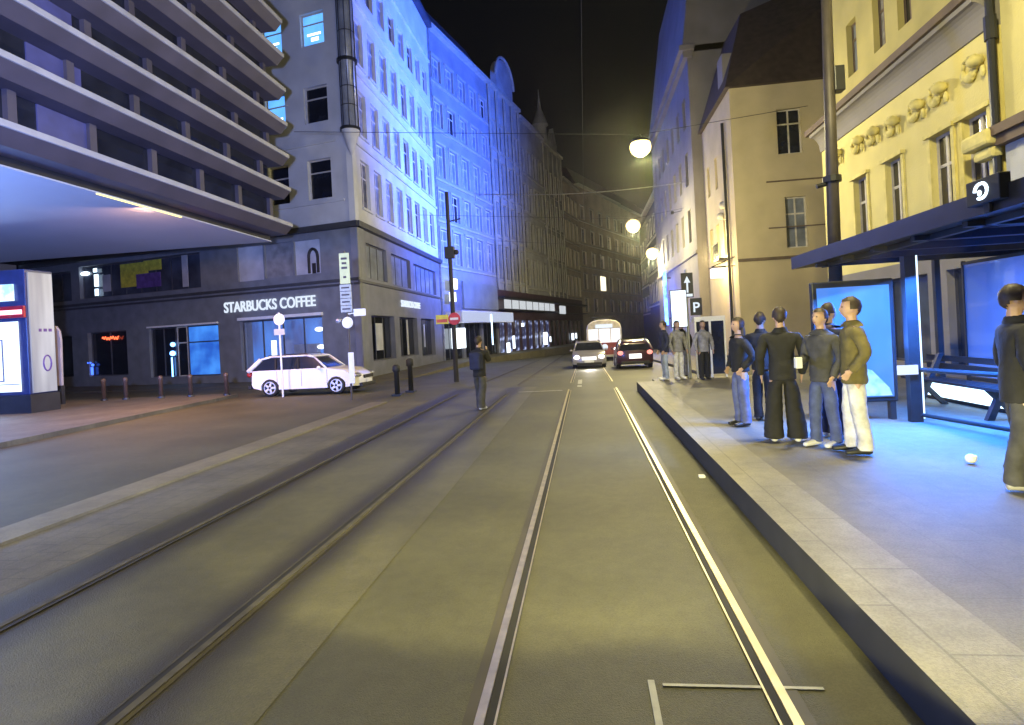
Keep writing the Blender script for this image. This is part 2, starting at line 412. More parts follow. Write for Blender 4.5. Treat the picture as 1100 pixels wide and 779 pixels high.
# the slim round oriel on the corner
mb = MB(); mb.lathe([(.05, 12.0), (.22, 12.4), (.48, 13.25), (.5, 13.3)], (-.02, 0, 0), 20); mb.build('oriel_corbel', M['wplaster'], B1, smooth=True)
mb = MB(); mb.lathe([(.42, 13.4), (.42, 27)], (-.02, 0, 0), 20); ori = mb.build('oriel', M['bluegl'], B1, smooth=True)
mb = MB()
for z in (13.3, 17.0, 21.3, 25.3): mb.lathe([(.55, z), (.55, z+.14)], (-.02, 0, 0), 20)
for z in (14.6, 15.6, 18.6, 22.8): mb.lathe([(.44, z), (.44, z+.04)], (-.02, 0, 0), 20)
for k in range(8):
    a = 2*PI*k/8+.3; mb.tube((-.02+.435*math.cos(a), .435*math.sin(a), 13.4), (-.02+.435*math.cos(a), .435*math.sin(a), 27), .022, n=5)
mb.build('oriel_ring', M['dark'], ori)
# podium front
fo = [(2.4, 4.15, 5.8, 7.72), (4.3, 6.25, 5.8, 7.75), (6.35, 8.25, 5.75, 7.78), (11.1, 21.6, 5.65, 7.8), (22.4, 26.2, 5.6, 7.6),
      (2.5, 8.3, .5, 3.42), (9.95, 15.6, .3, 3.38), (17.55, 21.1, .5, 3.4), (22.6, 26.0, .5, 3.3)]
fholes = [(27-b_, 27-a, c, d) for a, b_, c, d in fo]
wall_with_holes(B1, TF, 0, 27, -.6, 8.1, fholes, M['charcoal'], rev=.5)
fbox(B1, TF, [(-.1, 27.25, -.3, .3, 8.1, 8.4), (-.1, 27.1, -.12, 0, 5.2, 5.36), (-.1, 27.1, -.06, 0, 4.98, 5.1)], 'charcoal2', 'stone_ledge')
M['poster'] = mat('poster_panel', (.42, .43, .46), .6, 0, .2, 1.2)
M['posterd'] = mat('dim_poster', (.2, .2, .21), .6, 0, .35, 2)
for i, m_ in ((0, 'poster'), (1, 'posterd'), (2, 'poster')):
    h = fholes[i]; o = fbox(B1, TF, [(h[0], h[1], .12, .16, h[2], h[3])], m_, 'window_poster')
mb = MB()
for k in range(8):
    a0, a1 = PI*k/8, PI*(k+1)/8
    mb.box(0, 0, 0, 0, 0, 0) if False else None
    mb.tube((24.05-.0-.3*math.cos(a0), .10, 6.75+.45*math.sin(a0)), (24.05-.3*math.cos(a1), .10, 6.75+.45*math.sin(a1)), .09, n=6)
mb.tube((23.75, .1, 5.85), (23.75, .1, 6.75), .09, n=6); mb.tube((24.35, .1, 5.85), (24.35, .1, 6.75), .09, n=6)
mb.box(23.95, 24.2, .085, .11, 5.82, 6.4)
x, y = T2(TF, 0, 0); mb.build('arch_print', M['black'], B1, (x, y, 0), TF[2])
fb = lambda boxes, m_, nm: fbox(B1, TF, boxes, m_, nm)
M['mezblue'] = mat('mezzanine_glass', (.05, .06, .085), .15, 0, .5, .8)
for h in (fholes[3], fholes[4]):
    window(B1, TF, h[0], h[1], h[2], h[3], 'mezblue', 'bframe', 'G', .25)
M['pyel'] = mat('yellow_print', (.55, .50, .05), .6, 0, .3, 4); M['ppur'] = mat('purple_print', (.10, .05, .22), .6, 0, .3, 4)
fb([(27-18.0, 27-15.6, .15, .2, 6.15, 7.65)], 'pyel', 'advert_poster'); fb([(27-16.6, 27-14.5, .13, .15, 6.0, 6.9)], 'ppur', 'advert_poster')
fb([(27-15.9, 27-14.4, .13, .15, 7.05, 7.7)], 'pyel', 'advert_poster')
fb([(27-12.7, 27-12.25, .12, .16, 5.8, 7.75), (27-19.6, 27-18.9, .12, .15, 6.0, 7.1)], 'poster', 'banner')
lw = emi('lit_banner', (.6, .8, 1), 2.0)
fb([(27-20.35, 27-20.05, .1, .15, 5.8, 6.25), (27-20.35, 27-20.0, .1, .15, 6.4, 7.2), (27-20.4, 27-20.1, .1, .15, 7.35, 7.6)], lw, 'lit_banner')
o = MB(); o.ball((27-21.3, .2, 7.35), .3, 1.3, .5, .45); x, y = T2(TF, 0, 0); o.build('ceiling_lamp', emi('ceil_lamp', (.7, .85, 1), 3), B1, (x, y, 0), TF[2], smooth=True)
# shop interiors: back panel glows for the windows' blue reflections, hanging lamps, counter
M['shopblue'] = emi('shop_back_wall', (.01, .03, .20), .8, (.04, .20, .75), .9, .4, .65, (1, 1, .35))
M['shopblue2'] = emi('shop_film', (.01, .09, .5), .85, (.05, .26, .85), .9, .35, .7)
fb([(27-8.3, 27-2.5, .95, 1.0, .3, 3.5)], 'shopblue', 'shop_interior')
fb([(27-5.0, 27-3.4, .6, .9, .5, 1.9)], 'posterd', 'counter')
fb([(27-8.3, 27-2.4, -.2, -.02, 3.46, 3.62)], 'white', 'shop_awning_rail')
o = MB()
for sx, z in ((3.1, 2.7), (3.0, 1.7)): o.ball((27-sx, .5, z), .22, 1.3, .8, .6)
o.build('pendant_lamp', M['lwhite'], B1, (*T2(TF, 0, 0), 0), TF[2], smooth=True)
fb([(27-6.35, 27-6.0, .3, .34, .55, 2.2)], 'lwhite', 'lit_panel')
window(B1, TF, fholes[5][0], fholes[5][1], .5, 3.42, 'clear', 'bframe', 'G', .25)
# entrance panes glow in place of their blue reflections
fb([(27-15.6, 27-9.95, .95, 1.0, .2, 3.4)], 'black', 'shop_interior')
h = fholes[6]
window(B1, TF, 27-12.6, 27-9.95, .3, 3.38, 'shopblue2', 'bframe', 'N' if False else 'H', .2)
window(B1, TF, 27-13.5, 27-12.65, .3, 3.38, 'glass', 'wframe', 'H', .22)
window(B1, TF, 27-15.6, 27-13.55, .3, 3.38, 'glass', 'bframe', 'M', .2)
fb([(27-15.6, 27-9.9, -.15, -.02, 3.4, 3.5)], 'white', 'shop_awning_rail')
o = MB(); o.ball((27-13.75, .1, 2.3), .14); o.ball((27-13.8, .1, 1.75), .16); o.box(27-13.95, 27-13.87, .1, .14, .3, 1.5)
o.build('neon_sign', emi('blue_neon', (.15, .4, 1), 5), B1, (*T2(TF, 0, 0), 0), TF[2])
window(B1, TF, fholes[7][0], fholes[7][1], .5, 3.4, 'glass', 'bframe', 'M', .25)
window(B1, TF, fholes[8][0], fholes[8][1], .5, 3.3, 'glass', 'bframe', 'M', .25)
# red script neon, shapes too blurred to read
o = MB(); pts = []
for k in range(40):
    t = k/39; pts.append((27-19.9+t*1.5, .12, 2.95+.09*math.sin(t*40)+.04*math.sin(t*13)))
o.path(pts, .03, 5); o.build('neon_sign', emi('red_neon', (1, .12, .04), 2.2), B1, (*T2(TF, 0, 0), 0), TF[2])
o = MB(); o.ball((27-21.2, .1, 1.4), .12); o.ball((27-20.9, .1, 1.25), .09); o.box(27-21.6, 27-20.9, .1, .13, .6, 1.1)
o.build('neon_sign', emi('blue_neon_dim', (.05, .15, 1), 2), B1, (*T2(TF, 0, 0), 0), TF[2])
# sign letters STARBUCKS COFFEE
text_mesh('STARBUCKS COFFEE', .86, M['lwhite2'], 'sign_letters', B1, (*T2(TF, 27-9.35, -.08), 4.0), (PI/2, 0, TF[2]), .03, .83)
# podium street side
sh = [(1.3, 4.7, 5.45, 7.45), (5.6, 9.6, 5.4, 7.4), (10.4, 16.6, 5.35, 7.3), (1.6, 5.6, .7, 3.35), (6.6, 10.6, .7, 3.35), (11.6, 15.4, .5, 3.35)]
M['mezst'] = mat('blue_grey_panel', (.15, .155, .19), .5, 0, .2, 1)
wall_with_holes(B1, TS, 0, 17.9, -1.4, 8.1, sh, M['mezst'], rev=.5)
fbox(B1, TS, [(-.25, 18.0, -.3, .3, 8.1, 8.4), (-.1, 18, -.12, 0, 5.1, 5.25)], 'charcoal2', 'stone_ledge')
fbox(B1, TS, [(-.02, .9, -.06, 0, -.4, 8.1)], 'charcoal', 'corner_pier')
for i, h in enumerate(sh):
    if i < 3: window(B1, TS, *h, 'bluegl', 'bframe', 'G', .2)
    else: window(B1, TS, *h, 'glass', 'bframe', 'G', .3)
fbox(B1, TS, [(2.5, 3.6, .1, .14, 1.3, 2.9)], 'poster', 'window_poster')
fbox(B1, TS, [(8.4, 8.7, .1, .14, .8, 3.2), (12.6, 12.9, .1, .14, 1.2, 2.9)], 'poster', 'window_poster')
text_mesh('STARBUCKS COFFEE', .62, M['lwhite2'], 'sign_letters', B1, (.08, 6.9, 4.05), (PI/2, 0, PI/2), .03, .78)
# solid core and roof
mb = MB(); mb.prism([(-1.1, 1.5), (-1.1, 17.9), (-28, 17.9), (-27.0, 7.0)], -1, 8.2); mb.build('core_wall', M['charcoal'], B1)
mb = MB(); mb.prism([(-.35, .45), (-.35, 17.88), (-5.9, 17.88), (-5.95, 1.6)], 8.3, 28.2); mb.build('core_wall', M['wplaster'], B1)
mb = MB(); mb.prism([(-.35, .3), (-.35, 17.88), (-6.1, 17.88), (-6.1, 1.5)], 28.2, 28.5)
mb.prism([(-1.8, 1.2), (-1.8, 17.5), (-5.6, 17.5), (-5.6, 2.2)], 28.5, 31); mb.build('roof', M['roofd'], B1)

# ================================================================ OVERHANGING BUILDING
OB = thing('office_building', 'grey modern office block with stacked horizontal bands overhanging the left pavement', 'building', (-12, 23, 0), -PI/2)
# local: x toward camera (-Y), y = +X ... use world-aligned parts instead
OB.rotation_euler = (0, 0, 0); OB.location = (-12, 23, 0)
Y0, Y1 = -30, 0   # local y range
zs = [7.0, 8.5, 9.9, 11.25, 12.7, 14.15, 15.6, 17.05]
for i, z in enumerate(zs[:-1]):
    mb = MB(); mb.box(-.9, .05, Y0, Y1, z-.16, z)     # bright lip
    mb.build('ledge', M['band'], OB, bevel=.02)
    mb = MB()
    mb.b.faces.new([mb.b.verts.new(v) for v in ((0, Y0, z-.16), (0, Y1, z-.16), (-.28, Y1, z-.46), (-.28, Y0, z-.46))])
    mb.b.faces.new([mb.b.verts.new(v) for v in ((0, Y1, z-.16), (-.28, Y1, z-.46), (-1, Y1, z-.46), (-1, Y1, z-.16))])
    mb.b.faces.new([mb.b.verts.new(v) for v in ((-.28, Y0, z-.46), (-.28, Y1, z-.46), (-.95, Y1, z-.46), (-.95, Y0, z-.46))])
    mb.build('spandrel', M['spandrel'], OB)
    if i < 6:
        mb = MB(); mb.box(-.9, -.84, Y0, Y1-.25, z, zs[i+1]-.46); mb.build('window_band', M['glass'], OB)
        for k in range(13):
            y = Y1-.2-2.2*k-(.6 if i % 2 else 0)
            mb = MB(); mb.box(-.84, -.70, y-.22, y, z, zs[i+1]-.46); mb.build('pier', M['spandrel'], OB)
        if i in (0, 1, 2):
            mb = MB()
            for y in (-9.1-i*.2,): mb.box(-.838, -.80, y-1.5, y, z+.1, zs[i+1]-.48)
            mb.build('lit_window', emi('blue_window%d' % i, (.015, .02, .22), .5, (.04, .05, .35), 2), OB)
mb = MB(); mb.box(-1.3, -1.0, Y0, Y1, 6.35, 6.84); mb.build('fascia', M['black'], OB)
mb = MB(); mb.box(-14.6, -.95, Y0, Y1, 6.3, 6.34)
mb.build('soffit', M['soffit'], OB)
mb = MB(); mb.box(-14.6, -1.0, Y0, Y1-.1, 6.86, 16.4); mb.build('core_wall', M['spandrel'], OB)
mb = MB(); mb.box(-1.0, -.94, -8.8, -5.5, 6.27, 6.30); mb.build('soffit_light', emi('soffit_light', (1, .85, .25), 1.6), OB)
lamp_area('soffit_glow', (-1.0, -7.1, 6.2), (-2.5, -4.5, 0), 900, (1, .50, .26), .2, 3, OB)
mb = MB(); mb.box(-14.6, -14.3, Y0, Y1+1, 0, 6.3); mb.build('wall', M['charcoal2'], OB)

# ================================================================ KIOSK
K = thing('underpass_kiosk', 'dark blue kiosk with a white lit window, red lit bar and silver side poster', 'kiosk', (-17.94, 16.62, .12))
mb = MB(); mb.box(-7, 0, 0, 1.0, .6, 4.7); mb.build('body', mat('kiosk_blue', (.02, .03, .09), .3), K, bevel=.03)
mb = MB(); mb.box(-7, .03, -.03, 1.03, -.1, .6); mb.build('plinth', M['dark'], K)
mb = MB(); mb.box(-6, -.3, -.05, -.01, .72, 3.0)
kp = mb.build('lit_window', emi('kiosk_light', (.72, .86, 1), 1.5), K)
mb = MB()
mb.box(-2.1, -2.06, -.07, -.05, 1.1, 2.4); mb.box(-.9, -.86, -.07, -.05, 1.1, 2.4); mb.box(-2.1, -.86, -.07, -.052, 1.06, 1.1); mb.box(-2.1, -.86, -.07, -.052, 2.4, 2.44)
mb.path([(-1.9, -.06, 1.4), (-1.5, -.06, 1.55), (-1.25, -.06, 1.9), (-1.5, -.06, 2.2)], .03)
mb.box(-6, -.3, -.075, -.055, .95, .98)
mb.build('map_drawing', mat('ink', (.1, .12, .2), .6), kp)
mb = MB(); mb.box(-1.15, .0, -.1, -.02, 3.12, 3.5); kr = mb.build('sign_box', mat('red_box', (.3, .01, .02), .4), K)
mb = MB(); mb.box(-1.1, -.05, -.13, -.101, 3.23, 3.37); mb.build('lit_bar', emi('red_bar', (1, .45, .5), 2.5), kr)
mb = MB(); mb.box(-2.2, -.38, -.08, -.02, 3.68, 4.22); ks = mb.build('screen', emi('kiosk_screen', (.3, .6, 1), 1.3, (.75, .9, 1), 4), K)
mb = MB(); mb.box(-1.05, -.98, -.09, -.081, 3.72, 4.1); mb.box(-1.15, -.88, -.09, -.081, 3.72, 3.8); mb.build('screen_figure', M['black'], ks)
mb = MB(); mb.box(0.0, .05, .08, .92, .65, 4.6)
M['silverp'] = emi('silver_poster', (.14, .15, .22), .7, (.55, .56, .62), .5, .3, .7, (1, 3.5, .5))
kpan = mb.build('side_poster', M['silverp'], K)
mb = MB()
for k in range(14):
    a0, a1 = 2*PI*k/14, 2*PI*(k+1)/14
    mb.tube((.06, .6+.14*math.cos(a0), 1.6+.26*math.sin(a0)), (.06, .6+.14*math.cos(a1), 1.6+.26*math.sin(a1)), .025, n=5)
mb.box(.055, .06, .35, .45, 2.65, 2.75); mb.box(.055, .06, .52, .64, 2.65, 2.75); mb.box(.055, .06, .70, .82, 2.65, 2.75)
mb.build('ring_mark', M['ppur'], kpan)
lamp_point('underpass_lamp', (1.5, -11.0, 2.6), 5200, (.11, .27, 1), .8, K)  # unseen blue light added to brighten the soffit
lamp_area('kiosk_lamp', (-3, -.2, 1.9), (-3, -5, 2.6), 260, (.35, .55, 1), 5.5, 2.2, K)
tt = thing('information_totem', 'slim white totem with a rounded top standing right behind the kiosk', 'totem', (-19.75, 19.4, .12))
mb = MB(); mb.extr([(-.2, .7), (.2, .7), (.24, 2.4), (.2, 2.75), (.05, 2.95), (-.12, 2.9), (-.2, 2.7)], -.05, .05); mb.build('panel', M['poster'], tt, bevel=.02)
mb = MB(); mb.box(-.18, .2, -.08, .08, -.02, .7); mb.build('base', M['dark'], tt)

# ================================================================ LEFT ROW beyond the corner house
A2 = math.atan2(47, 11.8); L2 = lambda s: (-12+s*math.cos(A2), 48+s*math.sin(A2))
T0 = (0, 0, 0)
def row_house(name, label, s0, s1, h, m, cols, rows, ww, depth=12, zb=6.6, frame='wframe', pane='glass', org=None, ang=A2, roof='roofd', roofh=3.0, ledges=True, style='T', extra=None, pil=False, shop=None):
    x, y = org if org else L2(s0)
    t = thing(name, label, 'building', (x, y, 0), ang); W = s1-s0
    sp = W/cols; hs = []
    n = len(rows)
    for i in range(cols):
        c = sp*(i+.5)
        for a, b_ in rows: hs.append((round(c-ww/2, 3), round(c+ww/2, 3), a, b_))
    wall_with_holes(t, T0, 0, W, zb, h, hs, m)
    for q in hs: window(t, T0, *q, pane, frame, style, fw=.09)
    mb = MB(); mb.box(0, W, .34, depth, -2, h-.01); mb.build('core_wall', m, t)
    tb = MB()
    if ledges:
        for a, b_ in rows: tb.box(.02, W-.02, -.14, 0, a-.45, a-.28)
        for q in hs:
            tb.box(q[0]-.14, q[0], -.07, 0, q[2], q[3]); tb.box(q[1], q[1]+.14, -.07, 0, q[2], q[3]); tb.box(q[0]-.2, q[1]+.2, -.12, 0, q[3], q[3]+.18)
        tb.box(-.05, W+.05, -.5, .2, h-.35, h)
    if pil:
        for i in range(cols+1):
            c = min(max(sp*i, .22), W-.22); tb.box(c-.2, c+.2, -.28, -.142, zb, h-.36)
    tb.build('stucco_trim', M['trim'] if not ledges == 'b2' else m, t)
    mb = MB(); b = mb.b
    mb.box(0, W, 0, depth, h, h+.12)
    P = [(0, .1), (W, .1), (W, depth), (0, depth)]; q = [(0.6, 1.9), (W-.6, 1.9), (W-.6, depth-1), (.6, depth-1)]
    a = [b.verts.new((*p, h+.12)) for p in P]; c = [b.verts.new((*p, h+.12+roofh)) for p in q]
    for i in range(4): b.faces.new((a[i], a[(i+1) % 4], c[(i+1) % 4], c[i]))
    b.faces.new(c); mb.build('roof', M[roof], t)
    return t
b2 = row_house('row_house', 'blue lit grey house with grouped windows next to the white corner house', 0, 12.4, 28.6, M['b2'], 5, [(8.3, 11.2), (12.2, 14.6), (15.8, 18.6), (20.2, 22.4), (24.2, 26.2)], 1.5, ledges=True, pane='bluegl', roofh=3.2)
b3 = row_house('row_house', 'stone house with tall pilasters and a rounded gable, second beyond the corner house', 12.4, 21.6, 28.6, M['b3'], 4, [(7.8, 11.4), (12.6, 16.0), (17.2, 20.6), (22, 24.8)], 1.1, pil=True, roofh=2.5, frame='dframe')
b4 = row_house('row_house', 'ochre house with narrow paired windows between two gabled neighbours', 21.6, 30.6, 28.0, M['b4'], 4, [(7.6, 10.8), (12.2, 15.4), (16.8, 20.0), (21.6, 24.4)], 1.1, roofh=1.8, frame='dframe')
b5 = row_house('row_house', 'ochre house with a small pointed turret at its eaves', 30.6, 39.4, 27.6, M['b4'], 4, [(7.4, 10.8), (12.0, 15.2), (16.4, 19.6), (21, 24)], 1.0, pil=True, roofh=2.0, frame='dframe')
b6 = row_house('row_house', 'dull brown house with plain eaves at the far end of the left row', 39.4, 48.5, 24.8, M['b5'], 4, [(7.2, 10.2), (11.6, 14.4), (15.8, 18.6), (20, 22.4)], 1.1, roofh=2.0, frame='dframe')
# rounded gable on b3
mb = MB(); pts = [(2.6, 28.6)]+[(5.0-2.4*math.cos(PI*k/12), 30.2+2.4*math.sin(PI*k/12)) for k in range(13)]+[(7.4, 28.6)]
mb.extr(pts, -.2, .5); gb = mb.build('gable', M['b3'], b3)
mb = MB(); pts = [(5.0-2.7*math.cos(PI*k/12), -.25, 30.2+2.65*math.sin(PI*k/12)) for k in range(13)]; mb.path(pts, .16, 6); mb.build('gable_moulding', M['trim'], gb)
# turret on b5
mb = MB(); mb.lathe([(.9, 27.6), (.9, 30.2), (1.15, 30.4), (.7, 31.6), (.35, 32.6), (.12, 34.2), (.03, 35.4)], (2.2, .7, 0), 12); mb.build('turret', M['b4'], b5, smooth=False)
mb = MB(); mb.extr([(4.4, 27.6), (4.4, 28.8), (5.8, 31), (7.2, 28.8), (7.2, 27.6)], -.1, .5); mb.build('gable', M['b4'], b5)
# ground floors of the row
M['redsh'] = mat('maroon_shopfront', (.07, .04, .05), .45, 0, .3, 2)
M['shoplit'] = emi('shop_glow', (.015, .02, .08), .8, (.5, .6, 1.0), 1.6, .52, .72)
def shopfront(t, W, zt, m, panes, lit, top=6.5):
    hs = [(W*i/panes+.25, W*(i+1)/panes-.25, -.3, zt) for i in range(panes)]
    wall_with_holes(t, T0, 0, W, -2, top+.1, hs, M[m], name='shopfront')
    for q in hs: window(t, T0, *q, lit, 'bframe', 'G', .15)
shopfront(b2, 12.4, 3.2, 'mezst', 3, 'glass')
fbox(b2, T0, [(.6, 12.6, -1.6, -.02, 3.05, 4.05)], M['white'], 'awning')
fbox(b2, T0, [(4.1, 12.2, -.2, -.02, 4.4, 6.9)], mat('fascia_panel', (.2, .22, .22), .5, 0, .15, 1), 'fascia_panel')
fbox(b2, T0, [(.6, 12.6, -1.66, -1.61, 3.1, 4.0)], emi('awning_light', (.6, .68, .9), .55), 'lit_fascia')
fbox(b2, T0, [(.8, 1.9, -.7, -.5, 6.0, 6.9), (.6, 1.5, -.7, -.5, 4.9, 5.7), (1.0, 3.6, -.4, -.3, .8, 2.6)], M['lwhite'], 'lit_sign')
fbox(b2, T0, [(6.6, 6.75, -1.75, -1.68, .9, 3.8)], emi('tube_light', (.5, .7, 1), 3), 'tube_light')
for t, W, m_, l_ in ((b3, 9.2, 'redsh', 'shoplit'), (b4, 9.0, 'redsh', 'shoplit'), (b5, 8.8, 'redsh', 'glass'), (b6, 9.1, 'redsh', 'glass')):
    shopfront(t, W, 3.4, m_, 4, l_)
    fbox(t, T0, [(0, W, -.9, -.02, 5.6, 5.85), (0, W, -.8, -.02, 4.4, 4.5)], M['dark'], 'canopy')
litp = emi('lit_panel', (.75, .8, .85), .55)
for t, W, nn in ((b3, 9.2, 4), (b4, 9.0, 4)):
    fbox(t, T0, [(W*i/nn+.2, W*(i+1)/nn-.15, -.75, -.7, 4.55, 5.5) for i in range(nn)], litp, 'lit_fascia')
fbox(b5, T0, [(1.5, 4.0, -1.1, -.92, 4.2, 5.3)], litp, 'lit_sign')
fbox(b3, T0, [(.9, 1.8, -.5, -.45, -.2, .9), (3, 3.6, -.4, -.35, .2, 1.6), (6.0, 6.8, -.4, -.35, 2.6, 3.0)], M['lwhite'], 'lit_sign')
fbox(b4, T0, [(4.6, 6.2, -.4, -.35, .2, 1.8), (7.2, 7.7, -.4, -.35, .5, 1.2)], M['lwhite'], 'lit_sign')
fbox(b6, T0, [(1.0, 2.2, -.2, -.15, .4, 1.4), (3.2, 3.9, -.2, -.15, .6, 1.4)], M['lwhite'], 'lit_sign')
# closing row where the street bends
AE = math.atan2(50, 21.2)
LE = lambda s: (-.2+s*math.cos(AE), 95+s*math.sin(AE))
e1 = row_house('row_house', 'broad brown house closing the street with one lit window', 0, 20, 25.8, M['b5'], 5, [(4.8, 7.0), (8.6, 11.1), (12.6, 14.8), (16.4, 18.6), (20.2, 22.4)], 1.5, org=LE(0), ang=AE, zb=-2, roof='rooft', frame='dframe')
e2 = row_house('row_house', 'brown house at the bend of the street left of the blue glow', 20, 38, 25.6, M['b5'], 6, [(4.8, 7.0), (8.6, 11.1), (12.6, 14.8), (16.4, 18.6), (20.2, 22.4)], 1.3, org=LE(20), ang=AE, zb=-2, roof='rooft', frame='dframe')
e3 = row_house('row_house', 'farthest brown house seen behind the third street lamp', 38, 54, 25.4, M['b5'], 5, [(4.8, 7.0), (8.6, 11.1), (12.6, 14.8), (16.4, 18.6), (20.2, 22.4)], 1.3, org=LE(38), ang=AE, zb=-2, roof='rooft', frame='dframe')
fbox(e1, T0, [(8.6, 11.0, -.1, -.02, 8.6, 11.1)], M['warmwin'], 'lit_window')

# ================================================================ RIGHT SIDE
YB = thing('yellow_building', 'yellow stucco building with garlands and tall windows above the tram stop canopy', 'building', (9, 22.6, 0), -PI/2)
# local x toward camera; x = 22.6 - Y
def yx(Y): return 22.6-Y
wys = [(yx(19.98), yx(19.36)), (yx(18.05), yx(17.40)), (yx(15.72), yx(15.05)), (yx(14.45), yx(13.75)) ]
wys = [(c-.42, c+.42) for c in (yx(19.75), yx(17.75), yx(15.55), yx(14.28))]
yh = [(a, b_, 3.9, 6.3) for a, b_ in wys]
wall_with_holes(YB, T0, 0, 9.0, 3.3, 8.2, yh, M['yellow'])
wall_with_holes(YB, (0, -.02, 0), 0, 16, 0, 3.3, [(1+3*i, 3.2+3*i, .5, 2.9) for i in range(5)], M['greyp'])
for i in range(5): window(YB, (0, -.02, 0), 1+3*i, 3.2+3*i, .5, 2.9, 'mezblue', 'bframe', 'G')
for q in yh: window(YB, T0, *q, 'yglass', 'wframe', 'T', .12, .07)
gh = [(.8, 3.2, .4, 2.9), (4.2, 6.6, .4, 2.9)]
tb = MB()
for q in yh:
    tb.box(q[0]-.12, q[0], -.05, 0, q[2], q[3]); tb.box(q[1], q[1]+.12, -.05, 0, q[2], q[3]); tb.box(q[0]-.16, q[1]+.16, -.12, 0, q[3], q[3]+.1)
tb.build('window_surround', M['ytrim'], YB)
tb = MB(); tb.extr([(0, 0), (1, 0)], 0, 1) if False else None
pc = [(.2, 7.95), (-.05, 7.95), (-.07, 8.08)]+[(-.07-.33*(1-math.cos(PI/2*k/6)), 8.08+.42*math.sin(PI/2*k/6)) for k in range(7)]+[(-.42, 8.6), (.2, 8.6)]
va = [tb.b.verts.new((0, y, z)) for y, z in pc]; vb = [tb.b.verts.new((9.0, y, z)) for y, z in pc]
for i in range(len(pc)): tb.b.faces.new((va[i], va[(i+1) % len(pc)], vb[(i+1) % len(pc)], vb[i]))
tb.b.faces.new(va); tb.b.faces.new(vb[::-1])
tb.build('cornice', M['greyp'], YB)
tb = MB(); tb.box(-.15, 9.0, -.52, .2, 8.6, 8.8); tb.build('gutter', M['cornice'], YB)
# garland reliefs between window heads and cornice
def garland(c, z, sc=1.0):
    mb = MB(); r = random.Random(int(c*100))
    pts = [(c+(-.42+.5*k/8)*sc, -.08-.03*r.random(), z-.22*sc*math.sin(PI*k/8)) for k in range(9)]
    for k, p in enumerate(pts): mb.ball(p, (.08+.05*math.sin(PI*k/8))*sc, 1.1, .8, 1, 8)
    mb.ball((c+.22*sc, -.16, z+.06), .17*sc, 1.2, 1.2, .9, 12); mb.ball((c+.34*sc, -.08, z-.2), .09*sc, .8, .7, 1.8, 8)
    mb.path([(c-.45*sc, -.06, z+.05), (c-.3*sc, -.12, z+.2), (c-.05*sc, -.15, z+.24), (c+.2*sc, -.14, z+.2)], .035, 6)
    mb.build('garland', M['ytrim'], YB, smooth=True)
for Y_, z_ in ((14.15, 7.3), (15.45, 7.25), (16.4, 7.2), (17.6, 7.2), (18.7, 7.3), (19.7, 7.35), (21.2, 7.4)): garland(yx(Y_), z_, .85)
# attic storey above the eaves
AT = [(yx(Y_)-.35, yx(Y_)+.35, 10.1, 11.9) for Y_ in (21.0, 19.2, 17.8, 15.9, 14.4)]
wall_with_holes(YB, (0, .5, 0), 0, 9.0, 8.8, 15.5, AT, mat('attic_plaster', (.46, .40, .15), .85, 0, .15, .8))
for q in AT: window(YB, (0, .5, 0), *q, 'glass', 'cornice', 'T')
mb = MB(); mb.box(0, 16, .85, 12, 0, 15.4); mb.build('core_wall', M['yellow'], YB)
mb = MB(); mb.tube((9.1, -.12, 3.0), (9.1, -.12, 15.5), .08)
mb.tube((9.1, -.12, 7.6), (9.1, -.12, 8.1), .12); mb.build('downpipe', M['dark'], YB)
# nearer bright wing
wall_with_holes(YB, (0, .02, 0), 9.2, 16, 3.3, 15.5, [(10.2, 11.2, 8.2, 10.6)], M['yellow'])
window(YB, (0, .02, 0), 10.2, 11.2, 8.2, 10.6, 'glass', 'wframe')
fbox(YB, T0, [(9.25, 16, -.35, .01, 5.5, 5.7), (9.25, 16, -.25, .01, 5.3, 5.5)], M['cornice'], 'ledge')
fbox(YB, T0, [(9.25, 16, -.05, .015, 3.4, 5.3)], M['wplaster'], 'shop_fascia')
tb = MB(); tb.box(8.45, 9.3, -.45, -.02, 5.35, 5.7); tb.box(8.6, 9.2, -.3, -.02, 5.1, 5.35); tb.build('bay_corbel', M['ytrim'], YB, bevel=.08)

CB = thing('cream_building', 'cream plaster building with a steep dark hipped roof behind the yellow one', 'building', (8, 31, 0))
ch = [(2.25, 3.45, 10.3, 12.6), (2.45, 3.5, 5.5, 8.1)]
wall_with_holes(CB, T0, 0, 9, 0, 13.9, ch, M['cream'])
window(CB, T0, *ch[0], 'glass', 'wframe', 'T'); window(CB, T0, *ch[1], 'bluegl', 'wframe', 'T')
TS2 = (0, 7, -PI/2)
sh2 = [(.9, 1.7, 5.6, 7.6), (2.6, 3.4, 5.6, 7.6), (4.4, 5.2, 5.6, 7.6), (1.0, 1.6, 9.6, 11.4), (3.0, 3.6, 9.6, 11.4), (5.0, 5.6, 9.6, 11.4)]
wall_with_holes(CB, TS2, 0, 7, 0, 13.9, sh2, M['cream'])
for q in sh2: window(CB, TS2, *q, 'glass', 'wframe', 'T')
mb = MB(); mb.box(.35, 9, .35, 6.9, 0, 13.85); mb.build('core_wall', M['cream'], CB)
fbox(CB, T0, [(1.6, 4.4, -.05, 0, 8.9, 8.97), (1.6, 4.4, -.05, 0, 6.55, 6.6), (0, 9, -.06, 0, 4.95, 5.1)], M['cornice'], 'string_course')
mb = MB(); b = mb.b; a = [b.verts.new(v) for v in ((-.25, -.25, 13.9), (9.5, -.25, 13.9), (9.5, 7, 13.9), (-.25, 7, 13.9))]
c = [b.verts.new(v) for v in ((1.6, 3.0, 19.2), (9.5, 2.2, 21.5), (9.5, 7, 21.5), (1.6, 7, 19.4))]
for i in range(4): b.faces.new((a[i], a[(i+1) % 4], c[(i+1) % 4], c[i]))
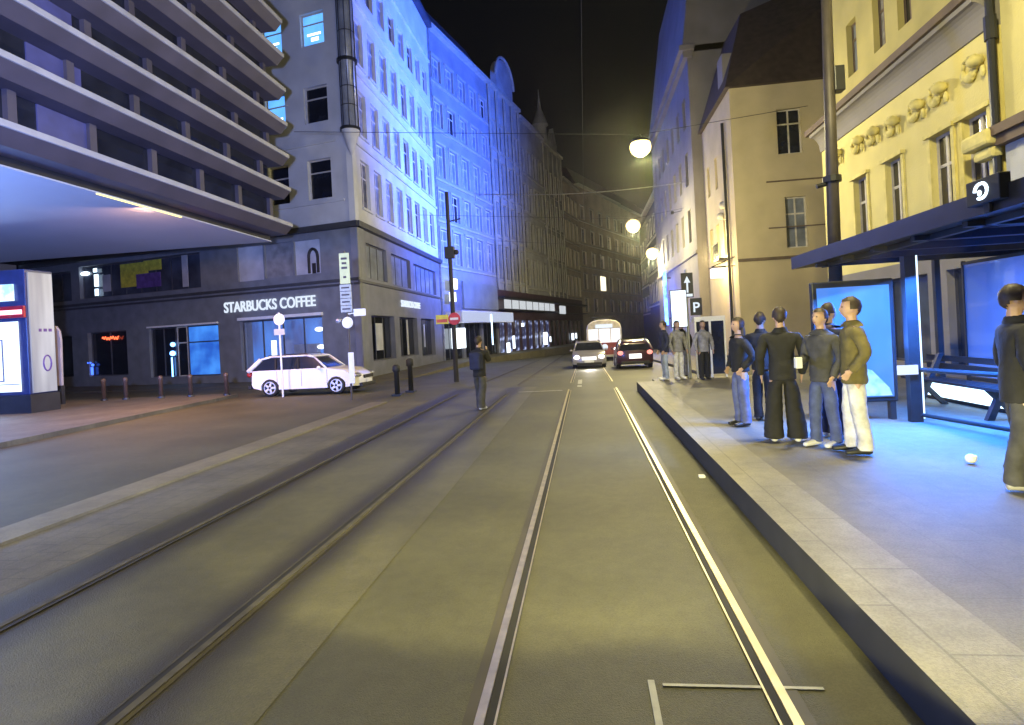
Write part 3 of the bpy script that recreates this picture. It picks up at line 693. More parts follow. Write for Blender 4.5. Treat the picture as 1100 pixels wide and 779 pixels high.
b.faces.new(c); b.faces.new(a[::-1]); mb.build('roof', M['rooft'], CB)
mb = MB(); mb.box(.1, 1.2, 1.5, 2.6, 13.9, 16.4); mb.build('chimney', M['greyp'], CB)
fbox(CB, TS2, [(4.2, 5.4, -.6, -.02, 5.3, 5.4)]+[(4.2+.15*k, 4.23+.15*k, -.6, -.57, 5.4, 6.2) for k in range(9)]+[(4.2, 5.4, -.61, -.56, 6.2, 6.26)], M['dark'], 'balcony_railing')
fbox(CB, TS2, [(5.6, 5.7, -.18, -.04, .3, 12.6)], M['dark'], 'downpipe')
tb = MB()
for zc, yc in ((8.4, 4.6), (7.9, 4.0)): tb.ball((yc, -.08, zc), .3, 1.2, .5, .7, 10); tb.ball((yc+.5, -.08, zc-.1), .2, 1, .5, 1, 8)
tb.build('relief', M['trim'], CB, (*T2(TS2, 0, 0), 0), -PI/2, smooth=True)
# wall lantern with bracket
wl = thing('wall_lantern', 'square white wall lantern on a bracket at the corner of the cream building', 'lantern', (7.1, 31.6, 4.55))
mb = MB(); mb.box(-.32, .32, -.32, .32, -.3, .2); mb.build('lamp_box', emi('lantern_light', (1, .8, .7), 1.6), wl, bevel=.03)
mb = MB(); mb.box(-.36, .36, -.36, .36, .2, .26); mb.tube((-.3, 0, .28), (.9, 0, .75), .03); mb.box(-.1, .9, -.03, .03, .26, .3); mb.build('bracket', M['dark'], wl)
lamp_point('lantern_lamp', (-.1, 1.8, .9), 900, (1, .76, .32), .2, wl)

GB = thing('grey_building', 'tall grey house with an overhanging cornice rising behind the cream building', 'building', (7.4, 58, 0), -PI/2)
gr = [(3, 6), (7.4, 9.6), (11.2, 13.4), (15, 17)]
ghs = [(1.6+2.6*i, 2.7+2.6*i, a, b_) for i in range(7) for a, b_ in gr[1:]]
wall_with_holes(GB, T0, 0, 19.8, -2, 19.3, ghs, M['greyp'])
for q in ghs: window(GB, T0, *q, 'glass', 'wframe', 'T')
mb = MB(); mb.box(0, 19.79, .35, 14, -2, 19.3); mb.build('core_wall', M['greyp'], GB)
fbox(GB, T0, [(0, 20.2, -.55, .4, 19.3, 19.6), (0, 20.0, -.3, .3, 18.9, 19.3), (0, 19.9, -.12, 0, 6.4, 6.6)], M['greyp'], 'cornice')
mb = MB(); b = mb.b; a = [b.verts.new(v) for v in ((0, -.3, 19.6), (20, -.3, 19.6), (20, 14, 19.6), (0, 14, 19.6))]
c = [b.verts.new(v) for v in ((0.6, 1.2, 30), (19.2, 1.2, 30), (19.2, 12, 30), (.6, 12, 30))]
for i in range(4): b.faces.new((a[i], a[(i+1) % 4], c[(i+1) % 4], c[i]))
b.faces.new(c); mb.build('roof', M['greyp'], GB)
DB = row_house('dark_building', 'dark building with a pointed roof turret far down the right side', 0, 18, 17, M['roofd'], 5, [(4, 6), (8, 10), (12, 14)], 1.2, org=(9.2, 92), ang=-PI/2, zb=-2)
mb = MB(); mb.lathe([(1.0, 17), (1.0, 20), (.5, 22), (.08, 26)], (16, 1.5, 0), 8); mb.lathe([(.7, 17), (.7, 19), (.05, 24)], (11, 1.5, 0), 8); mb.build('turret', M['greyp'], DB)
D2 = row_house('dark_building', 'unlit house with dark shopfronts beside the blue glow on the right', 0, 16, 16, M['roofd'], 5, [(4.6, 6.8), (8.4, 10.6), (12.2, 14.2)], 1.2, org=(8.3, 74.2), ang=-PI/2, zb=-2)
# blue neon blade on right side
bn = thing('neon_blade_sign', 'vertical blue neon sign glowing above the far right pavement', 'neon sign', (6.9, 50, 0))
mb = MB(); mb.box(-.14, .14, -.08, .08, 1.9, 6.5); mb.build('tube', emi('blue_neon_blade', (.01, .05, 1), 5, (.10, .3, 1), 1.5), bn, bevel=.03)
mb = MB(); mb.box(.22, .5, -.05, .05, 2.4, 2.5); mb.box(.22, .5, -.05, .05, 5.8, 5.9); mb.build('bracket', M['dark'], bn)
lamp_point('neon_lamp', (-.9, -.5, 3.5), 900, (.03, .10, 1), .5, bn)
# added blue light, no such lamp seen; washes the white corner house
fl = thing('blue_floodlight', 'small blue floodlight fixed high on the grey building across the street', 'floodlight', (6.7, 43, 10.0))
mb = MB(); mb.box(-.1, .1, -.14, .14, -.1, .1); mb.tube((.1, 0, 0), (.7, 0, .1), .02); mb.build('housing', M['dark'], fl)
lamp_spot('flood_lamp', (-.2, 0, .05), (-19, 5, 9), 110000, (.03, .13, 1), 108, .9, .3, fl)

# ================================================================ SHELTER
SH = thing('tram_shelter', 'tram stop shelter with a wide dark roof, glass back wall and dark steel frame', 'shelter', (5, 9, .25))
# roof profile: world X 4.55..7.9, Y 2..13
rf = MB(); rf.extr([(-.45, 2.72), (-.45, 2.98), (0, 3.04), (3.8, 3.2), (3.8, 2.9), (0.2, 2.76)], -7.5, 4.3); rf.build('roof', mat('canopy_dark', (.018, .018, .02), .3, .2), SH)
rb = MB()
for k in range(10):
    y = -7+k*1.15; rb.box(-.3, 3.7, y-.05, y+.05, 2.66, 2.77)
rb.box(-.1, .0, -7.4, 3.6, 2.66, 2.75); rb.box(3.6, 3.7, -7.4, 4.2, 2.62, 2.75)
rb.build('roof_rib', mat('canopy_rib', (.05, .047, .045), .4, .4), SH)
for y in (.4, -3.2, -6.8, 3.4):
    p = MB(); p.box(1.9, 2.0, y-.05, y+.05, 0, 2.75); p.build('post', M['dark'], SH)
gl = MB(); gl.box(2.44, 2.46, -6.8, 3.4, .35, 2.55); gl.build('glass_wall', M['shelterglass'], SH)
fr = MB()
for z in (.3, 2.55): fr.box(2.42, 2.48, -6.8, 3.4, z-.03, z+.03)
for k in range(7): fr.box(2.42, 2.48, -6.8+1.7*k-.025, -6.8+1.7*k+.025, 0, 2.6)
fr.build('glass_frame', M['dark'], SH)
# railing from the post toward the camera
RL = thing('handrail', 'dark steel railing with two bars beside the lit poster at the shelter', 'railing', (4.9, 9.4, .25))
p = MB(); p.box(-.1, .06, -.06, .06, 0, 2.5); p.build('post', M['dark'], RL)
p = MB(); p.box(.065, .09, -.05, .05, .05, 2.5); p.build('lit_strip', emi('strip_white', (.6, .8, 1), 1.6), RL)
p = MB(); p.tube((.05, 0, .78), (.35, -1.7, .80), .035); p.tube((.05, 0, .1), (.35, -1.7, .12), .03); p.tube((.35, -1.7, -.0), (.35, -1.7, .85), .035)
p.build('bar', M['dark'], RL)
p = MB(); p.box(-.28, .0, -.1, -.065, .72, .86); p.build('ticket_validator', M['lwhite2'], RL)
# bench
BN = thing('bench', 'shelter bench with slanted dark legs behind the railing', 'bench', (6.0, 10.2, .25))
p = MB()
for k in range(4): p.box(-.2+.11*k, -.11+.11*k, -1.4, 1.4, .44, .48)
p.build('seat', M['dark'], BN)
p = MB()
for k in range(2): p.box(.26, .29, -1.4, 1.4, .62+.14*k, .72+.14*k)
p.build('backrest', M['dark'], BN)
for y in (-.9, .9):
    p = MB(); p.extr([(-.22, 0), (-.12, 0), (.26, .9), (.18, .9)], y-.04, y+.04); p.extr([(.2, 0), (.3, 0), (-.1, .44), (-.2, .44)], y-.035, y+.035); p.build('leg', M['dark'], BN)
# low lit glass box panel behind the bench
LP = thing('lit_panel', 'bright white glowing low panel along the shelter floor behind the bench', 'light panel', (6.5, 10.9, .25))
p = MB(); p.box(-.04, .04, -2.2, 1.2, .06, .34); p.build('glowing_face', emi('floor_panel', (.55, .8, 1), 2.6), LP)
p = MB(); p.box(-.06, .06, -2.25, 1.25, 0, .06); p.box(-.06, .06, -2.25, 1.25, .34, .38); p.build('frame', M['dark'], LP)
# backlit poster
PO = thing('poster_case', 'backlit blue poster case standing behind the waiting group', 'advert case', (4.2, 9.7, .25))
p = MB(); p.box(-.62, .58, -.06, .06, .28, 2.2); p.build('case', M['dark'], PO, bevel=.02)
M['posterb'] = emi('blue_poster', (.01, .07, .5), .8, (.05, .28, .9), 1.1, .3, .75)
p = MB(); p.box(-.55, .51, -.075, -.062, .36, 2.1); pf = p.build('poster', M['posterb'], PO)
p = MB(); p.extr([(-.1, .38), (.48, .38), (.44, .5), (.2, .78), (-.1, .88), (-.5, .8), (-.5, .6)], -.085, -.077); p.build('poster_shape', emi('poster_pale', (.15, .5, 1), .9, (.5, .85, 1), 5), pf)
p = MB(); p.box(-.3, .05, -.094, -.087, .52, .68); p.build('poster_shape', M['posterb'], pf)
for x in (-.55, .5):
    p = MB(); p.box(x-.04, x+.04, -.05, .05, 0, .28); p.build('leg', M['dark'], PO)
lamp_area('poster_lamp', (0, -.12, 1.3), (0, -3, .6), 60, (.05, .2, 1), 1, 1.6, PO)
lamp_area('shelter_lamp', (1.7, -.2, 2.55), (2.2, -.2, 0), 1700, (.035, .22, 1), .4, 7, SH)
# logo box on canopy edge
LG = thing('stop_sign_box', 'small black box with a glowing white round swirl on the canopy edge', 'sign', (4.52, 7.05, 3.2))
p = MB(); p.box(-.06, .06, -.28, .26, -.13, .15); p.box(-.02, .02, -.05, .05, -.24, -.1); p.build('box', M['black'], LG, bevel=.01)
lm = emi('logo_light', (.7, .85, 1), 2.4)
p = MB()
for k in range(15):
    a0, a1 = 2*PI*k/18, 2*PI*(k+1)/18
    p.tube((-.065, .1*math.cos(a0), .01+.085*math.sin(a0)), (-.065, .1*math.cos(a1), .01+.085*math.sin(a1)), .018, n=5)
p.ball((-.068, .02, -.01), .035, .3, 1, 1, 8)
p.build('swirl', lm, LG)

# ================================================================ STREET FURNITURE
PL = thing('tram_mast', 'tall dark tapering mast rising past the canopy and yellow facade', 'mast', (5.52, 13.6, .25))
p = MB(); p.tube((0, 0, 0), (.22, 0, 12), .15, .09, 14); p.build('pole', M['pole'], PL, smooth=True)
p = MB(); p.tube((0, 0, 0), (0, 0, .5), .22, .2, 14); p.build('base', M['dark'], PL)
p = MB(); p.box(.2, .42, -.12, .12, 6.6, 7.15); p.box(.05, .25, -.06, .06, 6.8, 6.9); p.build('control_box', M['dark'], PL, bevel=.02)
p = MB(); p.tube((.02, 0, 4.6), (-.25, 0, 4.55), .05); p.lathe([(.19, 4.62), (.19, 4.75)], (.08, 0, 0), 12); p.build('clamp', M['dark'], PL)

def hang_lamp(x, y, z, label, e, xl, zl, xr, zr, gr=.42):
    t = thing('street_lamp', label, 'street lamp', (x, y, z), 0, 'street lamps hung over the tracks')
    p = MB(); p.ball((0, 0, 0), gr, 1, 1, .9, 20); p.build('globe', M['lampglow'], t, smooth=True)
    p = MB(); p.lathe([(.40, .18), (.34, .30), (.10, .36), (.04, .5)], (0, 0, 0), 16); p.build('hood', M['dark'], t, smooth=True)
    p = MB(); p.tube((0, 0, .5), (xl-x, 0, zl-z), .012, n=5); p.tube((0, 0, .5), (xr-x, 0, zr-z), .012, n=5); p.build('span_wire', M['dark'], t)
    lamp_point('street_lamp_light', (0, 0, -.48), e, WARM, .3, t)
    return t
hang_lamp(2.56, 23.4, 9.0, 'nearest and highest of the glowing street lamps in view', 2600, -11.9, 11, 8.9, 10)
hang_lamp(3.75, 41.5, 9.0, 'middle glowing street lamp, above the two cars', 3600, -11.9, 11, 7.3, 10, .5)
hang_lamp(6.7, 56.0, 8.75, 'farthest glowing street lamp, near the right houses', 5500, -8, 11, 7.35, 9.4, .58)
hang_lamp(-7.5, 2.5, 9.8, 'street lamp hung over the left side of the street', 1500, -11.9, 10.5, 8.9, 10)  # out-of-view lamp added to warm the left road and ledges
# lamps over the stop, above the picture
hang_lamp(4.0, 7.5, 9.7, 'street lamp hung above the tram stop canopy', 3000, -11.9, 11, 8.9, 10)
sw = thing('span_wire', 'sagging cross wire between the houses below the nearest lamp', 'wire', (7.3, 40.4, 11.5))
p = MB(); pts = [((-14.5)*k/10, 0, -.35*math.sin(PI*k/10)+.4*k/10) for k in range(11)]
p.path(pts, .03, 5); p.build('cable', M['zinc'], sw)
p = MB(); p.tube((0, 0, -.3), (0, 0, .3), .05); p.tube((-14.5, 0, -.1), (-14.5, 0, .7), .05); p.build('anchor', M['zinc'], sw)
for x, lab in ((.15, 'thin contact wire high above the near tram track'),):
    cw = MB(); cw.path([(x, -5, 5.6), (x, 20, 5.5), (x+.0, 60, 5.0), (x+1.5, 90, 4.6)], .004, 4); tag(cw.build('contact_wire', M['black']), lab, 'wire')

BO = thing('bollard', 'x', 'bollard', (-18.6, 20.2, .12), 0, 'bollards along the left pavement')
p = MB(); p.lathe([(.075, 0), (.075, .7), (.09, .72), (.09, .8), (.05, .86)], (0, 0, 0), 12); p.build('post', mat('bollard_brown', (.07, .045, .035), .5), BO, smooth=True)
p = MB(); p.lathe([(.13, 0), (.12, .06)], (0, 0, 0), 12); p.build('foot', M['dark'], BO)
labs = ['bollard nearest the kiosk in the row of five', 'second bollard from the kiosk, close to the first', 'middle bollard of the row, before the shop entrance', 'fourth bollard from the kiosk, before the blue shop film', 'bollard nearest the white car in the row']
BO['label'] = labs[0]
for x, y, l in zip((-17.75, -16.3, -15.1, -13.55), (20.3, 20.35, 20.4, 20.3), labs[1:]):
    o = copy_tree(BO, loc=(x, y, .12)); o['label'] = l
for x, y, h_, l in ((-6.35, 18.75, 1.0, 'shorter black post at the end of the pale kerb line'), (-6.2, 19.8, 1.15, 'taller black post just behind the kerb line end')):
    t = thing('guard_post', l, 'post', (x, y, 0)); p = MB(); p.lathe([(.09, 0), (.085, h_*.8), (.13, h_*.82), (.13, h_), (.06, h_+.05)], (0, 0, 0), 12); p.build('post', M['black'], t, smooth=True)
    p = MB(); p.box(-.16, .16, -.16, .16, 0, .06); p.build('foot', M['dark'], t)

# sign pole 1 (round sign seen from behind, in front of the white car)
t = thing('road_sign', 'round road sign on a pale pole in front of the white estate car', 'road sign', (-11.1, 19.95, 0))
p = MB(); p.tube((0, 0, 0), (0, 0, 3.1), .035); p.build('pole', M['white'], t)
p = MB(); p.lathe([(.20, -.02), (.22, 0), (.20, .02)], (0, 0, 2.85), 20, 'Y'); p.build('sign_plate', M['white'], t)
p = MB(); p.box(-.2, .2, -.04, -.0, 2.28, 2.5); p.build('supplement_plate', M['poster'], t)
# sign pole 2
M['signyg'] = mat('yellow_green_sign', (.55, .60, .28), .4, 0, .1, 5); M['signgr'] = mat('pale_sign', (.35, .38, .34), .4, 0, .1, 5)
t = thing('road_sign', 'tall pole with a yellow green panel over stacked text plates by the corner', 'road sign', (-7.62, 17.95, 0))
p = MB(); p.tube((0, 0, 0), (0, 0, 4.85), .035); p.build('pole', M['pole'], t)
p = MB(); p.box(-.17, .17, -.06, -.03, 3.78, 4.78); pp = p.build('sign_plate', M['signyg'], t, bevel=.01)
p = MB()
for z, w_ in ((4.6, .2), (4.45, .16), (4.3, .2), (4.0, .1)): p.box(-w_/2, w_/2, -.066, -.061, z-.035, z+.035)
p.build('sign_print', M['pole'], pp)
for k in range(4):
    p = MB(); p.box(-.19, .19, -.06, -.03, 2.86+.23*k, 3.07+.23*k); pp = p.build('text_plate', M['signgr'], t)
    p = MB(); p.box(-.14, .13, -.066, -.061, 2.94+.23*k, 2.99+.23*k); p.build('sign_print', M['pole'], pp)
p = MB(); p.box(.22, .62, -.02, .01, 2.72, 2.95); p.tube((0, 0, 2.8), (.25, 0, 2.82), .02); p.build('street_name_plate', M['white'], t)
p = MB(); p.lathe([(.18, -.015), (.19, 0), (.18, .015)], (.02, -.08, 2.52), 16, 'Y'); p.build('round_plate', M['white'], t)
p = MB(); p.ball((-.3, 0, 2.6), .12, 1, .6, .8, 8); p.tube((-.3, 0, 2.6), (0, 0, 2.6), .02); p.build('mirror', M['zinc'], t)
p = MB(); p.box(-.02, .16, -.07, -.035, .55, 1.55); p.build('reflective_sleeve', M['lwhite2'] if False else M['white'], t)
# mid pole with traffic signs
t = thing('traction_pole', 'dark pole with yellow and red round signs in front of the awning shop', 'pole', (-5.67, 24.7, G(24.7)))
p = MB(); p.tube((0, 0, 0), (0, 0, 8.3), .11, .08); p.build('pole', M['black'], t)
p = MB(); p.tube((0, 0, 7.0), (.55, 0, 7.1), .03); p.build('bracket_arm', M['black'], t)
p = MB(); p.box(-.2, .2, -.15, .15, 5.4, 5.9); p.ball((.28, 0, 5.65), .12); p.build('fitting', M['black'], t)
p = MB(); p.lathe([(.26, -.015), (.27, 0), (.26, .015)], (.08, -.16, 2.75), 20, 'Y'); pp = p.build('round_sign', mat('sign_red', (.5, .03, .03), .4), t)
p = MB(); p.box(-.1, .26, -.185, -.178, 2.70, 2.80); p.build('white_bar', M['white'], pp)
p = MB(); p.prism([(-.75, -.1), (-.2, -.1), (-.2, -.07), (-.75, -.07)], 2.55, 2.95); pp = p.build('yellow_sign', mat('sign_yellow', (.6, .55, .03), .4), t)
p = MB(); p.box(-.72, -.25, -.105, -.101, 2.62, 2.76); p.build('red_band', mat('sign_red2', (.5, .08, .03), .4), pp)
# right-hand signs
t = thing('stop_post', 'tram stop post with arrow board and a parking plate at the platform end', 'sign post', (3.12, 18.1, .25))
p = MB(); p.tube((0, 0, 0), (0, 0, 3.3), .035); p.build('post', M['zinc'], t)
p = MB(); p.box(-.15, .2, -.06, -.03, 2.45, 3.2); pp = p.build('arrow_board', M['dark'], t)
p = MB(); p.extr([(.0, 2.6), (.05, 2.6), (.05, 2.9), (.12, 2.9), (.025, 3.1), (-.07, 2.9), (0, 2.9)], -.07, -.062); p.build('arrow', M['lwhite2'], pp)
p = MB(); p.box(-.12, .17, -.07, -.062, 2.48, 2.56); p.build('text_bar', M['lwhite2'], pp)
p = MB(); p.box(.08, .42, -.1, -.07, 1.9, 2.42); pp = p.build('parking_plate', M['dark'], t)
text_mesh('P', .42, M['lwhite2'], 'letter', pp, (.14, -.105, 2.0), (PI/2, 0, 0), .004)
t = thing('timetable_case', 'glowing blue white display board beside the tram stop post', 'display', (2.85, 18.0, .25))
p = MB(); p.box(-.24, .24, -.05, .05, 1.55, 2.7); p.build('board', M['dark'], t)
p = MB(); p.box(-.22, .22, -.065, -.052, 1.58, 2.67); pp = p.build('display', emi('display_light', (.8, .9, 1), 1.5, (.1, .4, .9), 1.2, .5, .7), t)
for x in (-.2, .2):
    p = MB(); p.tube((x, 0, 0), (x, 0, 1.55), .03); p.build('leg', M['zinc'], t)
t = thing('glass_cabinet', 'pale framed waiting cabinet with dark glass behind the platform group', 'cabinet', (3.75, 18.35, .25))
p = MB(); p.box(-.45, .45, -.3, .3, 1.7, 1.85); p.box(-.45, -.4, -.3, -.25, 0, 1.7); p.box(.4, .45, -.3, -.25, 0, 1.7); p.box(-.03, .03, -.3, -.25, 0, 1.7); p.build('frame', M['white'], t)
p = MB(); p.box(-.4, -.03, -.27, -.26, .1, 1.7); p.box(.03, .4, -.27, -.26, .1, 1.7); p.build('glass', M['glass'], t)

p = MB(); p.ball((4.02, 6.73, .25+.055), .055, 1, 1, .9, 14); p.tube((4.02, 6.73, .28), (4.05, 6.69, .34), .02, .015)
tag(p.build('crumpled_cup', emi('cup_white', (.9, .95, 1), .8) if False else M['white'], smooth=True), 'small white crumpled cup lying on the platform', 'litter')
p = MB(); p.box(1.30, 1.37, 7.3, 7.38, .005, .03); tag(p.build('litter', M['white']), 'tiny white scrap on the road beside the platform kerb', 'litter')

# ================================================================ VEHICLES
def extrude_slices(outline, half, m, name, parent, taper=0, zc=.5, nose=.10, seg=9, tumble=None, faces_mat=None, mats=None):
    mb = MB(); b = mb.b; rows = []
    xs = [p[0] for p in outline]; xm = (max(xs)+min(xs))/2; hl = (max(xs)-min(xs))/2
    for i in range(seg):
        t = -1+2*i/(seg-1); a = abs(t)
        e = 0 if a < .99 else .03
        row = []
        for x, z in outline:
            xx = x-(x-xm)/hl*nose*a**3*2*(1 if abs(x-xm) > hl*.75 else 0)
            hw = half*(1-(tumble[2]*max(0, min(1, (z-tumble[0])/(tumble[1]-tumble[0]))) if tumble else 0))
            zz = z
            if a >= .99: zz = z+(.02 if z < zc else -.025)
            row.append(b.verts.new((xx, t*hw, zz)))
        rows.append(row)
    n = len(outline)
    for A, B_ in zip(rows, rows[1:]):
        for i in range(n): b.faces.new((A[i], A[(i+1) % n], B_[(i+1) % n], B_[i]))
    b.faces.new(rows[0]); b.faces.new(rows[-1][::-1])
    o_ = mb.build(name, m, parent, smooth=True); o_.data.set_sharp_from_angle(angle=math.radians(34)); return o_
def arc(cx, r, z, a0, a1, n=8): return [(cx+r*math.cos(a0+(a1-a0)*k/n), z+r*math.sin(a0+(a1-a0)*k/n)) for k in range(n+1)]
M['rimp'] = mat('rim_silver', (.6, .6, .62), .35, .2)
def make_car(name, label, loc, rz, paint, L=4.6, estate=True, group=None, head=True, tail=True, H=1.47):
    t = thing(name, label, 'car', loc, rz, group); h = L/2; fa, ra = h-.92, -h+.98
    zt = .98
    # lower body outline (x forward), with wheel arches
    o = [(-h+.06, .32), (-h, .45), (-h+.02, .75), (-h+.05, .95), (-h+.30, 1.0), (h-1.28, .99), (h-.60, .90), (h-.22, .78), (h-.05, .66), (h, .48), (h-.05, .26)]
    o += arc(fa, .36, .32, -.25, PI+.25)[0:]
    o += arc(ra, .36, .32, -.25, PI+.25)
    body = extrude_slices(o, .89, paint, 'body', t, zc=.5, nose=.13)
    # greenhouse
    if estate: g0 = [(-h+.10, .95), (-h+.34, 1.28), (-h+.55, H-.08), (-h+.95, H), (.1, H), (.42, H-.06), (h-1.30, .97)]
    else: g0 = [(-h+.10, .95), (-h+.50, 1.25), (-h+.85, H-.06), (-h+1.2, H), (.1, H), (.42, H-.06), (h-1.30, .97)]
    extrude_slices(g0, .85, M['glass'], 'windows', t, zc=.2, nose=0, tumble=(.9, H, .24))
    # roof shell and pillars
    rf = MB(); n = 7; rows = []
    top = [g0[1], g0[2], g0[3], g0[4], g0[5]]
    for i in range(n):
        tt_ = -1+2*i/(n-1); row = []
        for x, z in top:
            hw = .865*(1-.24*max(0, min(1, (z-.9)/(H-.9)))); row.append(rf.b.verts.new((x, tt_*hw, z+.018-(.02 if abs(tt_) > .99 else 0))))
        rows.append(row)
    for A, B_ in zip(rows, rows[1:]):
        for i in range(len(top)-1): rf.b.faces.new((A[i], A[i+1], B_[i+1], B_[i]))
    roof = rf.build('roof', paint, t, smooth=True)
    s = roof.modifiers.new('thick', 'SOLIDIFY'); s.thickness = .03
    def yw(z): return .862*(1-.24*max(0, min(1, (z-.9)/(H-.9))))
    def bar(p, q, wd):
        for sgn, pm in PM.items():
            a = Vector((p[0], sgn*yw(p[1]), p[1])); c = Vector((q[0], sgn*yw(q[1]), q[1])); pm.tube(a, c, wd, n=6)
    PM = {-1: MB(), 1: MB()}
    bar(g0[-1], g0[-2], .035); bar(g0[-2], g0[-3], .04); bar(g0[-3], g0[3], .04); bar(g0[3], g0[2], .045); bar(g0[2], g0[0], .085); bar(g0[0], g0[-1], .025)
    for pm in PM.values(): pm.build('window_frame', paint, t, smooth=True)
    for x in (-.15, -1.05):
        for sgn in (-1, 1):
            pb = MB(); pb.tube((x, sgn*(yw(.97)+.004), .97), (x-.06, sgn*(yw(H-.08)+.004), H-.08), .035, n=6)
            pb.build('door_pillar', M['black'], t)
    # wheels
    for wx in (fa, ra):
        for sgn in (-1, 1):
            wb = MB(); wb.lathe([(.24, -.11), (.31, -.1), (.325, -.06), (.325, .06), (.31, .1), (.24, .11)], (0, 0, 0), 24, 'Y')
            wo = wb.build('wheel', M['black'], t, (wx, sgn*.80, .325), smooth=True)
            ry_ = sgn*.116
            rm = MB(); rm.lathe([(.235, .0), (.235, .02), (.20, .025), (.20, .0)], (0, ry_, 0), 20, 'Y')
            rm.lathe([(.06, .0), (.05, .03)], (0, ry_, 0), 10, 'Y')
            for k in range(5):
                a = 2*PI*k/5+.3; v = rm.box(-.04, .04, -.01, .02, .04, .22)
                bmesh.ops.rotate(rm.b, verts=v, cent=(0, 0, 0), matrix=Matrix.Rotation(a, 3, 'Y')); bmesh.ops.translate(rm.b, verts=v, vec=(0, ry_, 0))
            rm.build('rim', M['rimp'], wo)
    # sills, bumper trim
    for bx in ((ra+.4, fa-.4, -.885, .885, .19, .27), (-h-.015, -h+.1, -.7, .7, .28, .42), (h-.12, h+.005, -.68, .68, .22, .36)):
        tr = MB(); tr.box(*bx); tr.build('bumper_trim', M['black'], t, bevel=.02)
    for sgn in (-1, 1):
        for x0_, z0_ in ((-.02, .35), (-.98, .45), (.98, .35)):
            tr = MB(); tr.box(x0_, x0_+.012, sgn*.892-.003, sgn*.892+.003, z0_, .94); tr.build('door_gap', M['black'], t)
    for sgn in (-1, 1):
        for x0_ in (-.28, -1.2):
            tr = MB(); tr.box(x0_, x0_+.18, sgn*.9-.012, sgn*.9+.012, .84, .87); tr.build('door_handle', paint, t)
    for sgn in (-1, 1):
        mr = MB(); mr.ball((.72, sgn*.98, 1.0), .1, .7, 1, .75, 10); mr.build('wing_mirror', paint, t, smooth=True)
        hl = MB(); hl.ball((h-.20, sgn*.66, .66), .16, 1.1, 1, .55, 12); hl.build('headlight', head if not isinstance(head, bool) else M['zinc'], t, smooth=True)
        tl = MB(); tl.ball((-h+.10, sgn*.72, .84), .14, .7, 1, .8, 12); tl.build('tail_light', tail if not isinstance(tail, bool) else M['tail'], t, smooth=True)
    gr_ = MB(); gr_.box(h-.06, h+.01, -.42, .42, .52, .64); gr_.build('grille', M['black'], t)
    pl_ = MB(); pl_.box(h+.005, h+.02, -.26, .26, .36, .47); pl_.build('number_plate', M['white'], t)
    pl_ = MB(); pl_.box(-h-.02, -h-.0, -.26, .26, .60, .71); pl_.build('number_plate', M['plate'], t)
    for sgn in (-1, 1):
        rr = MB(); rr.tube((-h+.8, sgn*.58, H+.05), (.1, sgn*.58, H+.05), .015); rr.tube((-h+.8, sgn*.58, H), (-h+.8, sgn*.58, H+.05), .015); rr.tube((.1, sgn*.58, H), (.1, sgn*.58, H+.05), .015)
        rr.build('roof_rail', M['dark'], t)
    return t
M['tail'] = mat('tail_red', (.35, .02, .02), .2); M['plate'] = emi('plate_light', (1, .95, .9), 1.8)
M['carwhite'] = mat('car_white', (.80, .78, .77), .25, 0, .03, 1, coat=.6)
M['cargrey'] = mat('car_grey', (.35, .33, .35), .3, .3, .05, 1, coat=.5)
M['carmar'] = mat('car_maroon', (.045, .014, .03), .28, .2, .05, 1, coat=.6)
M['headl'] = emi('headlight_on', (1, .97, .9), 10)
M['taill'] = emi('tail_on', (1, .25, .2), 1.4)
make_car('estate_car', 'white estate car parked side-on in front of the coffee shop', (-10.5, 21.15, 0), 0, M['carwhite'], 4.5)
c1 = make_car('oncoming_car', 'grey car facing us with bright headlights between the tracks and left kerb', (.15, 33.8, G(33.8)), -PI/2, M['cargrey'], 4.3, head=M['headl'])
p = MB(); p.box(2.16, 2.19, -.4, .4, .5, .68); p.build('lit_grille', emi('grille_light', (1, .95, .95), 1.1), c1)
lamp_spot('car_headlight', (.15, 31.3, .3), (-.2, 24, -.2), 150, (1, .95, .85), 70, .8, .1)
c2 = make_car('hatchback', 'dark maroon hatchback seen from behind right of the oncoming car', (2.42, 31.2, G(31.2)), PI/2, M['carmar'], 4.0, estate=False, tail=M['taill'], H=1.46)
p = MB(); p.box(-2.03, -2.0, -.3, .3, .56, .78); p.build('plate_recess', M['plate'], c2)
# tram
TR = thing('tram', 'old red and cream tram with lit interior facing us in the far street', 'tram', (1.35, 41.5, G(41.5)))
tw = 1.22
p = MB(); p.extr([(-tw, .35), (-tw, 1.32), (tw, 1.32), (tw, .35), (tw-.15, .25), (-tw+.15, .25)], 0, 13.5); p.build('lower_body', mat('tram_red', (.22, .03, .035), .3, coat=.4), TR, bevel=.12)
p = MB(); p.extr([(-tw, 2.3), (-tw+.08, 2.62), (-tw+.35, 2.84), (-.4, 2.95), (.4, 2.95), (tw-.35, 2.84), (tw-.08, 2.62), (tw, 2.3)], 0, 13.5); p.build('roof', mat('tram_cream', (.62, .58, .52), .4), TR, bevel=.06)
p = MB(); p.box(-tw+.06, tw-.06, .1, 13.4, 1.32, 2.3); p.build('windows', emi('tram_interior', (.85, .82, .9), .9, (1, .97, 1), 1.5, .4, .6), TR)
p = MB()
for x0, x1 in ((-tw, -tw+.1), (-.42, -.36), (.42, .48), (tw-.1, tw)): p.box(x0, x1, -.01, .1, 1.32, 2.32)
for k in range(9): p.box(-tw, -tw+.065, .1+1.5*k, .25+1.5*k, 1.32, 2.3); p.box(tw-.065, tw, .1+1.5*k, .25+1.5*k, 1.32, 2.3)
p.build('window_pillar', bpy.data.materials['tram_cream'], TR)
